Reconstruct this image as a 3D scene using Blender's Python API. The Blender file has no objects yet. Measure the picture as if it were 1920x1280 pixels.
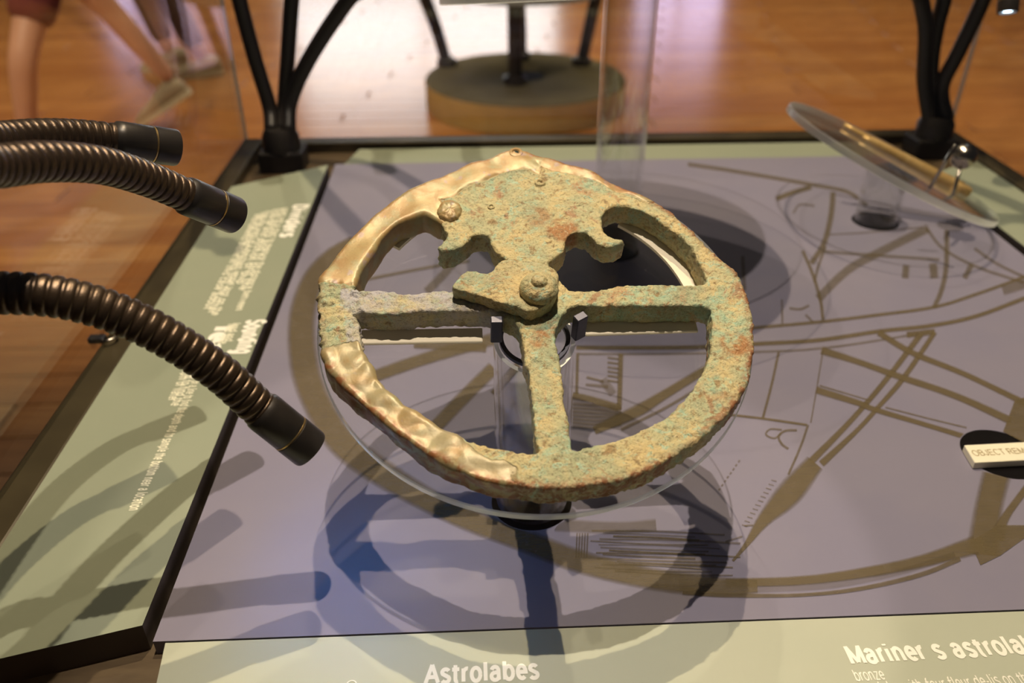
import bpy, bmesh, math, random
import numpy as np
from mathutils import Vector, Matrix, noise

random.seed(7)
scene = bpy.context.scene
col = scene.collection

# ---------------------------------------------------------------- camera
F = 1550.0
CAM = np.array([0.0, 0.0, 0.45])            # 45 cm above the chart panel, in front of the case
ROT = np.array([[0.99900351, 0.02390345, -0.03769109],
                [-0.04463175, 0.53503676, -0.84364902],
                [0.0, 0.84449055, 0.53557046]])
cd = bpy.data.cameras.new('camera')
cam = bpy.data.objects.new('camera', cd); col.objects.link(cam)
M = Matrix.Identity(4)
for i in range(3):
    for j in range(3):
        M[i][j] = ROT[i][j]
    M[i][3] = CAM[i]
cam.matrix_world = M
cd.sensor_width = 22.3
cd.lens = F / 1920 * 22.3
cd.clip_start = 0.01
cd.dof.use_dof = True
cd.dof.focus_distance = 0.555
cd.dof.aperture_fstop = 3.2
scene.camera = cam

# ---------------------------------------------------------------- world, lights, exposure
w = bpy.data.worlds.new('room_ambience'); scene.world = w; w.use_nodes = True
w.node_tree.nodes['Background'].inputs[0].default_value = (0.85, 0.8, 0.9, 1)
w.node_tree.nodes['Background'].inputs[1].default_value = 0.02
vs = scene.view_settings
vs.view_transform = 'Standard'; vs.look = 'None'; vs.gamma = 1; vs.use_curve_mapping = False
vs.exposure = 0.0
scene.display_settings.display_device = 'sRGB'

def spot(name, loc, target, power, colour, angle, blend, radius):
    l = bpy.data.lights.new(name, 'SPOT')
    l.energy = power; l.color = colour; l.spot_size = math.radians(angle); l.spot_blend = blend
    l.shadow_soft_size = radius
    o = bpy.data.objects.new(name, l); col.objects.link(o)
    o.location = loc
    o.rotation_euler = (Vector(target) - Vector(loc)).to_track_quat('-Z', 'Y').to_euler()
    return o

WARM = (1.0, 0.80, 0.53)
spot('ceiling_spot', (0.08, 0.53, 2.40), (0.2, 0.75, 0), 128, (1.0, 0.85, 0.68), 40, 0.4, 0.012)
spot('ceiling_spot', (0.10, 1.20, 2.40), (0.2, 0.75, 0), 158, (1.0, 0.79, 0.52), 40, 0.4, 0.012)
spot('ceiling_spot', (0.02, 1.72, 2.10), (0.1, 0.6, 0), 34, (1.0, 0.84, 0.64), 40, 0.4, 0.012)
spot('ceiling_spot', (0.08, 0.53, 2.41), (0.0, 0.44, 0), 52, (1.0, 0.83, 0.68), 13.6, 0.06, 0.012)
spot('added_hall_spot', (-2.2, 1.0, 2.4), (-1.5, 3.6, -0.5), 430, (1.0, 0.78, 0.54), 62, 0.8, 0.15)  # unseen spot, added to brighten the passers-by and the left floor
spot('added_hall_spot', (1.6, 2.4, 2.6), (0.3, 5.0, -0.8), 160, (1.0, 0.80, 0.52), 30, 0.8, 0.1)  # added spot aimed at the far drum
spot('added_hall_spot', (4.2, 2.2, 2.8), (2.6, 3.2, -0.85), 300, (1.0, 0.80, 0.52), 42, 0.7, 0.1)  # unseen spot, added to lighten the floor at the right
def area(name, loc, target, power, colour, sx, sy):
    l = bpy.data.lights.new(name, 'AREA'); l.shape = 'RECTANGLE'
    l.energy = power; l.color = colour; l.size = sx; l.size_y = sy; l.spread = math.radians(110)
    o = bpy.data.objects.new(name, l); col.objects.link(o)
    o.location = loc
    o.rotation_euler = (Vector(target) - Vector(loc)).to_track_quat('-Z', 'Y').to_euler()
area('hall_light', (0.3, 6.0, 2.9), (0.3, 6.0, 0), 215, (1.0, 0.80, 0.54), 9, 5)

# ---------------------------------------------------------------- helpers
def at(u, v, z=0.0):
    """point where the sight line of photograph pixel (u, v) meets the level z"""
    d = ROT @ np.array([u - 960.0, 640.0 - v, -F]); t = (z - CAM[2]) / d[2]
    return Vector(CAM + t * d)
def aty(u, v, y):
    """point on the same sight line at distance y from the front"""
    d = ROT @ np.array([u - 960.0, 640.0 - v, -F]); t = (y - CAM[1]) / d[1]
    return Vector(CAM + t * d)

def mesh(name, verts, faces, smooth=False):
    m = bpy.data.meshes.new(name)
    m.from_pydata([tuple(v) for v in verts], [], faces)
    bm = bmesh.new(); bm.from_mesh(m); bmesh.ops.recalc_face_normals(bm, faces=bm.faces); bm.to_mesh(m); bm.free()
    if smooth:
        for p in m.polygons: p.use_smooth = True
    m.update()
    return m

def thing(name, label, cat, loc=(0, 0, 0), group=None, kind=None, matrix=None):
    o = bpy.data.objects.new(name, None); col.objects.link(o)
    o.empty_display_size = 0.05
    if matrix is not None: o.matrix_world = matrix
    else: o.location = loc
    o['label'] = label; o['category'] = cat
    if group: o['group'] = group
    if kind: o['kind'] = kind
    o['_local'] = 1 if matrix is not None else 0
    return o
def tag(o, label, cat, group=None):
    o['label'] = label; o['category'] = cat
    if group: o['group'] = group
    return o
def part(name, m, mat, parent=None, label=None, kind=None):
    o = bpy.data.objects.new(name, m); col.objects.link(o)
    if mat and not m.materials: m.materials.append(mat)
    if parent is not None:
        o.parent = parent
        if parent.type == 'EMPTY' and not parent.get('_local'):
            o.matrix_parent_inverse = Matrix.Translation(-Vector(parent.location))
    if label: o['label'] = label
    if kind: o['kind'] = kind
    return o

def box_vf(x0, x1, y0, y1, z0, z1):
    v = [(x0, y0, z0), (x1, y0, z0), (x1, y1, z0), (x0, y1, z0), (x0, y0, z1), (x1, y0, z1), (x1, y1, z1), (x0, y1, z1)]
    f = [(0, 3, 2, 1), (4, 5, 6, 7), (0, 1, 5, 4), (1, 2, 6, 5), (2, 3, 7, 6), (3, 0, 4, 7)]
    return v, f
def bevelled(name, v, f, b, seg=2):
    m = mesh(name, v, f)
    bm = bmesh.new(); bm.from_mesh(m)
    bmesh.ops.bevel(bm, geom=bm.edges[:], offset=b, segments=seg, affect='EDGES', profile=0.5)
    bm.to_mesh(m); bm.free()
    return m
def box(name, x0, x1, y0, y1, z0, z1, b=0.0):
    v, f = box_vf(x0, x1, y0, y1, z0, z1)
    return bevelled(name, v, f, b) if b else mesh(name, v, f)
def slab(name, pts, z0, z1, b=0.0):
    """flat board with the outline pts (x, y)"""
    n = len(pts)
    v = [(p[0], p[1], z0) for p in pts] + [(p[0], p[1], z1) for p in pts]
    f = [tuple(range(n - 1, -1, -1)), tuple(range(n, 2 * n))] + [(i, (i + 1) % n, n + (i + 1) % n, n + i) for i in range(n)]
    return bevelled(name, v, f, b, 1) if b else mesh(name, v, f)
def catmull(pts, per):
    P = [Vector(p) for p in pts]; P = [2 * P[0] - P[1]] + P + [2 * P[-1] - P[-2]]
    out = []
    for i in range(1, len(P) - 2):
        for k in range(per):
            t = k / per
            a, b, c, d = P[i - 1], P[i], P[i + 1], P[i + 2]
            out.append(0.5 * ((2 * b) + (c - a) * t + (2 * a - 5 * b + 4 * c - d) * t * t + (3 * b - a - 3 * c + d) * t ** 3))
    out.append(P[-2])
    return out
def resample(path, step):
    L = [0.0]
    for a, b in zip(path, path[1:]): L.append(L[-1] + (b - a).length)
    n = max(2, int(L[-1] / step)); out = []; k = 0
    for i in range(n + 1):
        s = L[-1] * i / n
        while k < len(L) - 2 and L[k + 1] < s: k += 1
        t = (s - L[k]) / max(1e-9, L[k + 1] - L[k])
        out.append(path[k].lerp(path[k + 1], t))
    return out, L[-1] / n
def sweep(name, path, radii, sides=20, caps=True, smooth=True):
    v, f = [], []
    T0 = (path[1] - path[0]).normalized()
    N = T0.orthogonal().normalized()
    for i, p in enumerate(path):
        T = (path[min(i + 1, len(path) - 1)] - path[max(i - 1, 0)]).normalized()
        N = (N - T * N.dot(T)).normalized(); B = T.cross(N)
        r = radii[i] if hasattr(radii, '__len__') else radii
        for k in range(sides):
            a = 2 * math.pi * k / sides
            v.append(p + (N * math.cos(a) + B * math.sin(a)) * r)
    for i in range(len(path) - 1):
        for k in range(sides):
            k2 = (k + 1) % sides
            f.append((i * sides + k, i * sides + k2, (i + 1) * sides + k2, (i + 1) * sides + k))
    if caps:
        f.append(tuple(range(sides - 1, -1, -1))); n = len(path) - 1
        f.append(tuple(n * sides + k for k in range(sides)))
    return mesh(name, v, f, smooth)
def lathe(name, prof, M4=None, sides=48, smooth=True, closed=False):
    """prof: list of (radius, height); spun about local z"""
    v, f = [], []
    for (r, h) in prof:
        for k in range(sides):
            a = 2 * math.pi * k / sides
            v.append((r * math.cos(a), r * math.sin(a), h))
    n = len(prof)
    for i in range(n if closed else n - 1):
        j = (i + 1) % n
        for k in range(sides):
            k2 = (k + 1) % sides
            f.append((i * sides + k, i * sides + k2, j * sides + k2, j * sides + k))
    if not closed:
        if prof[0][0] > 1e-6: f.append(tuple(range(sides)))
        if prof[-1][0] > 1e-6: f.append(tuple((n - 1) * sides + k for k in range(sides)))
    if M4 is not None: v = [M4 @ Vector(p) for p in v]
    m = mesh(name, v, f, smooth)
    if smooth: sharpen(m, 40)
    return m
def sharpen(m, deg):
    bm = bmesh.new(); bm.from_mesh(m)
    for e in bm.edges:
        if len(e.link_faces) == 2 and e.calc_face_angle(0) > math.radians(deg): e.smooth = False
    bm.to_mesh(m); bm.free()
def frame_on(origin, axis, xhint=(1, 0, 0)):
    z = Vector(axis).normalized(); x = Vector(xhint); x = (x - z * x.dot(z)).normalized(); y = z.cross(x)
    m = Matrix.Identity(4)
    for i in range(3):
        m[i][0], m[i][1], m[i][2], m[i][3] = x[i], y[i], z[i], origin[i]
    return m
def evaluated_mesh(o):
    dg = bpy.context.evaluated_depsgraph_get()
    return bpy.data.meshes.new_from_object(o.evaluated_get(dg))
def arc(cx, cy, rx, ry, a0, a1, n=12):
    return [(cx + rx * math.cos(math.radians(a0 + (a1 - a0) * i / n)), cy + ry * math.sin(math.radians(a0 + (a1 - a0) * i / n))) for i in range(n + 1)]
# plain sans letters as centre lines (height of a capital = 1, small letters 0.72), with their advance
XH = 0.72
BOWL = arc(.29, .36, .25, .36, 0, 360, 20)
GLY = {
 'a': ([arc(.26, .50, .20, .22, 165, 0, 8) + [(.46, 0)], arc(.25, .20, .21, .20, 90, 360, 12)[:-1] + [(.46, .28), (.46, .42), (.25, .40)]], .62),
 'b': ([[(.07, 1), (.07, 0)], arc(.31, .36, .24, .36, 0, 360, 20)], .64),
 'c': ([arc(.29, .36, .24, .36, 50, 310, 16)], .56), 'd': ([[(.53, 1), (.53, 0)], arc(.29, .36, .24, .36, 0, 360, 20)], .64),
 'e': ([[(.05, .37), (.52, .37)] + arc(.29, .37, .23, .35, 5, 315, 16)], .60), 'f': ([[(.14, 0), (.14, .82)] + arc(.27, .82, .13, .18, 180, 80, 6), [(-.04, .68), (.36, .68)]], .38),
 'g': ([arc(.29, .36, .24, .36, 0, 360, 20), [(.53, .72), (.53, -.08)] + arc(.30, -.06, .23, .22, 0, -150, 8)], .64),
 'h': ([[(.07, 1), (.07, 0)], [(.07, .44)] + arc(.28, .44, .21, .28, 150, 0, 8) + [(.49, 0)]], .62), 'i': ([[(.09, .72), (.09, 0)], [(.09, .90), (.09, 1.0)]], .26),
 'j': ([[(.09, .72), (.09, -.2)], [(.09, .9), (.09, 1)]], .26), 'k': ([[(.07, 1), (.07, 0)], [(.46, .72), (.09, .30)], [(.22, .42), (.48, 0)]], .56),
 'l': ([[(.09, 1), (.09, 0)]], .26), 'm': ([[(.07, .72), (.07, 0)], [(.07, .46)] + arc(.24, .46, .17, .26, 150, 0, 8) + [(.41, 0)], [(.41, .46)] + arc(.58, .46, .17, .26, 150, 0, 8) + [(.75, 0)]], .90),
 'n': ([[(.07, .72), (.07, 0)], [(.07, .44)] + arc(.28, .44, .21, .28, 150, 0, 8) + [(.49, 0)]], .62), 'o': ([BOWL], .63),
 'p': ([[(.07, .72), (.07, -.26)], arc(.31, .36, .24, .36, 0, 360, 20)], .64), 'q': ([[(.53, .72), (.53, -.26)], arc(.29, .36, .24, .36, 0, 360, 20)], .64),
 'r': ([[(.07, .72), (.07, 0)], [(.07, .40)] + arc(.28, .42, .21, .28, 160, 75, 6)], .38),
 's': ([arc(.26, .535, .20, .18, 25, 180, 8) + [(.09, .46), (.26, .37), (.44, .27)] + arc(.26, .185, .21, .185, 10, -155, 9)], .55),
 't': ([[(.15, .92), (.15, .18)] + arc(.27, .15, .12, .15, 180, 290, 5), [(-.04, .68), (.38, .68)]], .42), 'u': ([[(.07, .72), (.07, .28)] + arc(.28, .28, .21, .28, 180, 330, 8) + [(.49, .28)], [(.49, .72), (.49, 0)]], .62),
 'v': ([[(.02, .72), (.26, 0)], [(.26, 0), (.50, .72)]], .53), 'w': ([[(.02, .72), (.21, 0), (.39, .70), (.57, 0), (.76, .72)]], .80), 'x': ([[(.02, .72), (.48, 0)], [(.48, .72), (.02, 0)]], .52),
 'y': ([[(.02, .72), (.27, .02)], [(.50, .72), (.20, -.26), (.06, -.26)]], .53), 'z': ([[(.04, .70), (.47, .70), (.04, .02), (.48, .02)]], .53),
 'A': ([[(.02, 0), (.38, 1)], [(.38, 1), (.74, 0)], [(.16, .32), (.60, .32)]], .78), 'B': ([[(.09, 0), (.09, .98), (.40, .98)] + arc(.40, .76, .22, .22, 90, -90, 8) + [(.09, .54)], [(.40, .54)] + arc(.42, .28, .25, .26, 90, -90, 8) + [(.09, .02)]], .76),
 'C': ([arc(.44, .5, .36, .49, 45, 315, 18)], .82), 'D': ([[(.09, 0), (.09, .98), (.34, .98)] + arc(.34, .5, .36, .48, 90, -90, 12) + [(.09, .02)]], .80), 'E': ([[(.66, .97), (.09, .97), (.09, .03), (.68, .03)], [(.09, .52), (.62, .52)]], .74),
 'J': ([[(.42, 1), (.42, .26)] + arc(.24, .26, .18, .25, 0, -180, 8)], .56), 'M': ([[(.09, 0), (.09, 1)], [(.09, .97), (.45, .06)], [(.45, .06), (.81, .97)], [(.81, 1), (.81, 0)]], .92), 'O': ([arc(.45, .5, .38, .49, 0, 360, 24)], .90),
 'R': ([[(.09, 0), (.09, .97), (.44, .97)] + arc(.44, .73, .23, .24, 90, -90, 8) + [(.09, .49)], [(.40, .49), (.72, 0)]], .80), 'S': ([arc(.38, .74, .28, .245, 25, 180, 8) + [(.13, .62), (.38, .51), (.62, .40)] + arc(.37, .26, .30, .25, 15, -160, 9)], .76),
 'T': ([[(.02, .97), (.70, .97)], [(.36, .97), (.36, 0)]], .72), 'V': ([[(.02, 1), (.36, 0), (.70, 1)]], .73), '-': ([[(.04, .36), (.30, .36)]], .36), ' ': ([], .32)}
def text_mesh(body, size, weight=.13):
    """flat lettering, size = height of a capital; strokes are ribbons"""
    v, f = [], []; x = 0.0; hw = weight / 2
    for ch in body:
        strokes, adv = GLY[ch]
        for st in strokes:
            P = [Vector((px + x, py, 0)) for px, py in st]
            n0 = len(v); n = len(P); lift = 2.5e-5 * (strokes.index(st) + (len(v) % 3) * .2)
            for i in range(n):
                a = P[i] - P[i - 1] if i else P[1] - P[0]
                b = P[i + 1] - P[i] if i < n - 1 else a
                a.normalize(); b.normalize(); t = (a + b)
                t = t.normalized() if t.length > 1e-6 else a
                nn = Vector((-t.y, t.x, 0)); k = min(1.6, 1 / max(.2, nn.dot(Vector((-a.y, a.x, 0)))))
                up = Vector((0, 0, lift + i * 1.5e-6)); v += [(P[i] + nn * hw * k) * size + up, (P[i] - nn * hw * k) * size + up]
            for i in range(n - 1): f.append((n0 + 2 * i, n0 + 2 * i + 1, n0 + 2 * i + 3, n0 + 2 * i + 2))
        x += adv + weight * .55
    m = bpy.data.meshes.new('lettering'); m.from_pydata([tuple(q) for q in v], [], f)
    bm = bmesh.new(); bm.from_mesh(m)
    for p_ in bm.faces:
        if p_.normal.z < 0: p_.normal_flip()
    bm.to_mesh(m); bm.free(); m.update()
    return m
def width(m): return max(v.co.x for v in m.vertices) - min(v.co.x for v in m.vertices)

# ---------------------------------------------------------------- materials
def new_mat(name):
    m = bpy.data.materials.new(name); m.use_nodes = True
    nt = m.node_tree; nt.nodes.clear()
    out = nt.nodes.new('ShaderNodeOutputMaterial')
    return m, nt, out
def N(nt, kind, **kw):
    n = nt.nodes.new(kind)
    for k, v in kw.items():
        if k in n.inputs: n.inputs[k].default_value = v
        else: setattr(n, k, v)
    return n
def coords(nt, kind='Object', scale=(1, 1, 1)):
    tc = nt.nodes.new('ShaderNodeTexCoord'); mp = nt.nodes.new('ShaderNodeMapping'); mp.inputs['Scale'].default_value = scale
    nt.links.new(tc.outputs[kind], mp.inputs['Vector']); return mp.outputs[0]
def noise_n(nt, vec, scale, detail=4, rough=0.55, dist=0.0):
    n = N(nt, 'ShaderNodeTexNoise', Scale=scale, Detail=detail, Roughness=rough, Distortion=dist)
    nt.links.new(vec, n.inputs['Vector']); return n.outputs['Fac']
def ramp(nt, fac, lo, hi):
    r = nt.nodes.new('ShaderNodeMapRange'); r.interpolation_type = 'SMOOTHSTEP'
    r.inputs['From Min'].default_value = lo; r.inputs['From Max'].default_value = hi
    nt.links.new(fac, r.inputs['Value']); return r.outputs[0]
def mixc(nt, fac, a, b):
    n = nt.nodes.new('ShaderNodeMix'); n.data_type = 'RGBA'
    for s, x in ((0, fac), (6, a), (7, b)):
        if hasattr(x, 'is_linked'): nt.links.new(x, n.inputs[s])
        elif isinstance(x, (int, float)): n.inputs[s].default_value = x
        else: n.inputs[s].default_value = (*x, 1)
    return n.outputs[2]
def math_n(nt, op, a, b=None):
    n = nt.nodes.new('ShaderNodeMath'); n.operation = op
    for i, x in enumerate((a, b)):
        if x is None: continue
        if hasattr(x, 'is_linked'): nt.links.new(x, n.inputs[i])
        else: n.inputs[i].default_value = x
    return n.outputs[0]
def surf(name, c1, c2=None, scale=20, rough=0.5, metal=0.0, bump=0.0, bscale=200, stretch=(1, 1, 1), spec=0.5):
    m, nt, out = new_mat(name)
    p = N(nt, 'ShaderNodeBsdfPrincipled', Roughness=rough, Metallic=metal)
    p.inputs['Specular IOR Level'].default_value = spec
    vec = coords(nt, 'Object', stretch)
    if c2:
        nt.links.new(mixc(nt, ramp(nt, noise_n(nt, vec, scale), 0.35, 0.65), c1, c2), p.inputs['Base Color'])
    else: p.inputs['Base Color'].default_value = (*c1, 1)
    if bump:
        b = N(nt, 'ShaderNodeBump', Strength=bump, Distance=0.001)
        nt.links.new(noise_n(nt, vec, bscale), b.inputs['Height']); nt.links.new(b.outputs[0], p.inputs['Normal'])
    nt.links.new(p.outputs[0], out.inputs[0])
    return m
def clear(name, tint=(0.97, 0.975, 0.97), base=0.04, power=5.0, rough=0.02, top=1.0):
    m, nt, out = new_mat(name)
    lw = N(nt, 'ShaderNodeLayerWeight', Blend=0.5)
    fac = math_n(nt, 'MULTIPLY', math_n(nt, 'POWER', lw.outputs['Facing'], power), top - base)
    fac = math_n(nt, 'ADD', fac, base)
    t = N(nt, 'ShaderNodeBsdfTransparent', Color=(*tint, 1))
    g = N(nt, 'ShaderNodeBsdfGlossy', Roughness=rough, Color=(1, 1, 1, 1))
    mx = nt.nodes.new('ShaderNodeMixShader')
    nt.links.new(fac, mx.inputs[0]); nt.links.new(t.outputs[0], mx.inputs[1]); nt.links.new(g.outputs[0], mx.inputs[2])
    nt.links.new(mx.outputs[0], out.inputs[0])
    return m
def edge_acrylic(name):
    m, nt, out = new_mat(name)
    t = N(nt, 'ShaderNodeBsdfTransparent', Color=(0.84, 0.86, 0.83, 1))
    g = N(nt, 'ShaderNodeBsdfGlossy', Roughness=0.18, Color=(1, 1, 1, 1))
    d = N(nt, 'ShaderNodeBsdfTranslucent', Color=(0.9, 0.92, 0.88, 1))
    a = nt.nodes.new('ShaderNodeMixShader'); a.inputs[0].default_value = 0.35
    nt.links.new(t.outputs[0], a.inputs[1]); nt.links.new(g.outputs[0], a.inputs[2])
    b = nt.nodes.new('ShaderNodeMixShader'); b.inputs[0].default_value = 0.5
    nt.links.new(a.outputs[0], b.inputs[1]); nt.links.new(d.outputs[0], b.inputs[2])
    nt.links.new(b.outputs[0], out.inputs[0])
    return m
def glow(name, colour, strength):
    m, nt, out = new_mat(name)
    e = N(nt, 'ShaderNodeEmission', Strength=strength, Color=(*colour, 1)); nt.links.new(e.outputs[0], out.inputs[0]); return m

MAT = {}
MAT['chart'] = surf('violet_print', (0.212, 0.199, 0.274), (0.226, 0.210, 0.277), 9, 0.55, spec=0.3)
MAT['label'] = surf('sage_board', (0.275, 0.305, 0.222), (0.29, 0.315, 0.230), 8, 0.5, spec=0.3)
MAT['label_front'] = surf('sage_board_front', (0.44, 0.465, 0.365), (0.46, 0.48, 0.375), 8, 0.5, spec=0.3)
MAT['edge'] = surf('dark_board_edge', (0.03, 0.022, 0.018), rough=0.5)
MAT['deck'] = surf('brown_deck', (0.075, 0.05, 0.026), (0.095, 0.065, 0.034), 30, 0.4, stretch=(1, 6, 1))
MAT['rail'] = surf('dark_olive_rail', (0.05, 0.038, 0.018), (0.065, 0.05, 0.024), 20, 0.35, 0.3)
MAT['black'] = surf('black_void', (0.004, 0.0035, 0.004), rough=0.8, spec=0.1)
MAT['letter'] = surf('cream_lettering', (0.93, 0.91, 0.80), rough=0.5)
MAT['letter_dim'] = surf('cream_small_print', (0.82, 0.80, 0.62), rough=0.5)
MAT['sepia'] = surf('sepia_lettering', (0.40, 0.30, 0.13), rough=0.6)
MAT['acrylic'] = clear('clear_acrylic', base=0.035, rough=0.0)
MAT['tube'] = clear('clear_acrylic_tube', (0.975, 0.98, 0.975), base=0.045, power=2.4, top=0.9)
MAT['acrylic_edge'] = edge_acrylic('acrylic_rim')
MAT['glass'] = clear('case_glass', (0.985, 0.99, 0.985), base=0.03)
MAT['pad'] = surf('cream_felt_pad', (0.86, 0.78, 0.62), rough=0.7)
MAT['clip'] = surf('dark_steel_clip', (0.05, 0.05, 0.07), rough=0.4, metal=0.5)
MAT['neck'] = surf('dark_bronze_flexible_neck', (0.075, 0.050, 0.032), (0.095, 0.064, 0.040), 40, 0.33, 0.72, bump=0.15, bscale=900)
MAT['head'] = surf('satin_black_lamp_head', (0.035, 0.030, 0.027), (0.045, 0.038, 0.032), 60, 0.36, 0.45)
MAT['groove'] = surf('brass_groove', (0.55, 0.38, 0.16), rough=0.3, metal=0.9)
MAT['stem'] = surf('black_lamp_stem', (0.016, 0.012, 0.010), rough=0.45, metal=0.2)
MAT['lens'] = glow('lamp_lens', (0.62, 0.82, 1.0), 14)
MAT['lens_dim'] = glow('cool_lamp_lens', (0.6, 0.75, 1.0), 0.6)
MAT['steel'] = surf('polished_steel', (0.45, 0.40, 0.33), rough=0.2, metal=1.0)
MAT['brass'] = surf('pale_brass', (0.62, 0.42, 0.17), (0.5, 0.32, 0.11), 50, 0.4, 0.5)

def ink_material():
    m, nt, out = new_mat('sepia_print')
    a = N(nt, 'ShaderNodeAttribute', attribute_name='ink')
    vec = coords(nt, 'Object')
    n1 = ramp(nt, noise_n(nt, vec, 90, 5, 0.6), 0.25, 0.75)
    n2 = ramp(nt, noise_n(nt, coords(nt, 'Object', (1, 9, 1)), 60, 4), 0.2, 0.8)
    dens = math_n(nt, 'MULTIPLY', a.outputs['Fac'], math_n(nt, 'ADD', math_n(nt, 'MULTIPLY', math_n(nt, 'MULTIPLY', n1, n2), 0.3), 0.70))
    p = N(nt, 'ShaderNodeBsdfPrincipled', Roughness=0.55); p.inputs['Specular IOR Level'].default_value = 0.3
    nt.links.new(mixc(nt, n1, (0.150, 0.112, 0.052), (0.122, 0.093, 0.050)), p.inputs['Base Color'])
    nt.links.new(dens, p.inputs['Alpha'])
    nt.links.new(p.outputs[0], out.inputs[0])
    return m
MAT['ink'] = ink_material()

def bronze_material():
    m, nt, out = new_mat('corroded_bronze')
    vec = coords(nt, 'Object')
    gold = N(nt, 'ShaderNodeAttribute', attribute_name='gold').outputs['Fac']
    cool = N(nt, 'ShaderNodeAttribute', attribute_name='cool').outputs['Fac']
    rust = N(nt, 'ShaderNodeAttribute', attribute_name='rust').outputs['Fac']
    edge = N(nt, 'ShaderNodeAttribute', attribute_name='edge').outputs['Fac']
    tone = N(nt, 'ShaderNodeAttribute', attribute_name='tone').outputs['Fac']
    big = noise_n(nt, vec, 38, 5, 0.6)
    mid = noise_n(nt, vec, 130, 5, 0.62, 0.6)
    fine = noise_n(nt, vec, 620, 4, 0.65)
    c = mixc(nt, ramp(nt, big, 0.38, 0.62), (0.60, 0.475, 0.225), (0.47, 0.45, 0.25))
    c = mixc(nt, math_n(nt, 'MULTIPLY', ramp(nt, noise_n(nt, vec, 17, 4, 0.6, 0.5), 0.46, 0.60), 0.8), c, (0.33, 0.37, 0.225))
    c = mixc(nt, ramp(nt, mid, 0.45, 0.33), c, (0.31, 0.215, 0.09))                        # brown pits
    n3 = noise_n(nt, coords(nt, 'Object', (1.0, 1.3, 1)), 90, 6, 0.7, 1.2)
    c = mixc(nt, math_n(nt, 'MULTIPLY', ramp(nt, n3, 0.545, 0.63), 0.8), c, (0.38, 0.55, 0.40))    # verdigris
    tl = ramp(nt, noise_n(nt, coords(nt, 'Object', (1, 1.2, .6)), 24, 5, 0.7, 0.9), 0.52, 0.66)
    c = mixc(nt, math_n(nt, 'MULTIPLY', math_n(nt, 'MULTIPLY', tl, ramp(nt, mid, 0.30, 0.55)), 0.75), c, (0.30, 0.48, 0.335))
    cu = ramp(nt, noise_n(nt, vec, 30, 6, 0.7, 1.0), 0.56, 0.66)
    c = mixc(nt, math_n(nt, 'MULTIPLY', cu, ramp(nt, fine, 0.35, 0.6)), c, (0.42, 0.24, 0.115))
    n4 = noise_n(nt, vec, 40, 5, 0.65, 0.8)
    c = mixc(nt, math_n(nt, 'MULTIPLY', ramp(nt, n4, 0.60, 0.68), 0.75), c, (0.34, 0.155, 0.07))   # red oxide
    rn = math_n(nt, 'MULTIPLY', rust, ramp(nt, noise_n(nt, vec, 70, 5, 0.6), 0.35, 0.55))
    c = mixc(nt, rn, c, (0.38, 0.18, 0.06))
    cn = math_n(nt, 'MULTIPLY', cool, ramp(nt, noise_n(nt, vec, 60, 4, 0.6), 0.3, 0.6))
    c = mixc(nt, cn, c, (0.45, 0.43, 0.45))
    g = mixc(nt, ramp(nt, noise_n(nt, vec, 45, 5, 0.55, 0.5), 0.35, 0.65), (0.41, 0.30, 0.128), (0.35, 0.215, 0.080))
    g = mixc(nt, math_n(nt, 'MULTIPLY', ramp(nt, noise_n(nt, vec, 60, 4), 0.48, 0.62), 0.75), g, (0.34, 0.32, 0.17))
    g = mixc(nt, math_n(nt, 'MULTIPLY', ramp(nt, noise_n(nt, vec, 110, 4), 0.60, 0.68), 0.45), g, (0.33, 0.26, 0.33))
    g = mixc(nt, math_n(nt, 'MULTIPLY', tone, ramp(nt, noise_n(nt, vec, 55, 5, 0.6, 0.7), 0.30, 0.60)), g, (0.34, 0.285, 0.155))
    gm = ramp(nt, math_n(nt, 'ADD', gold, math_n(nt, 'MULTIPLY', math_n(nt, 'SUBTRACT', mid, 0.5), 0.7)), 0.40, 0.56)
    c = mixc(nt, gm, c, g)
    c = mixc(nt, math_n(nt, 'MULTIPLY', edge, ramp(nt, mid, 0.38, 0.56)), c, (0.26, 0.10, 0.035))
    c = mixc(nt, math_n(nt, 'MULTIPLY', math_n(nt, 'MULTIPLY', ramp(nt, fine, 0.50, 0.32), 0.5), math_n(nt, 'SUBTRACT', 1.0, math_n(nt, 'MULTIPLY', gm, 0.7))), c, (0.09, 0.065, 0.035))
    c = mixc(nt, math_n(nt, 'MULTIPLY', math_n(nt, 'MULTIPLY', ramp(nt, noise_n(nt, vec, 420, 3, 0.6), 0.56, 0.66), 0.55), math_n(nt, 'SUBTRACT', 1.0, gm)), c, (0.58, 0.50, 0.31))
    p = N(nt, 'ShaderNodeBsdfPrincipled')
    nt.links.new(c, p.inputs['Base Color'])
    nt.links.new(math_n(nt, 'ADD', math_n(nt, 'MULTIPLY', gm, 0.04), 0.10), p.inputs['Metallic'])
    nt.links.new(math_n(nt, 'ADD', math_n(nt, 'MULTIPLY', gm, -0.02), math_n(nt, 'ADD', math_n(nt, 'MULTIPLY', mid, 0.3), 0.30)), p.inputs['Roughness'])
    b = N(nt, 'ShaderNodeBump', Strength=0.7, Distance=0.0016)
    h = math_n(nt, 'ADD', math_n(nt, 'MULTIPLY', fine, math_n(nt, 'SUBTRACT', 1.0, math_n(nt, 'MULTIPLY', gm, 0.9))), math_n(nt, 'MULTIPLY', math_n(nt, 'MULTIPLY', mid, 1.2), math_n(nt, 'SUBTRACT', 1.0, math_n(nt, 'MULTIPLY', gm, 0.96))))
    nt.links.new(h, b.inputs['Height']); nt.links.new(b.outputs[0], p.inputs['Normal'])
    nt.links.new(p.outputs[0], out.inputs[0])
    return m
MAT['bronze'] = bronze_material()

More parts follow.
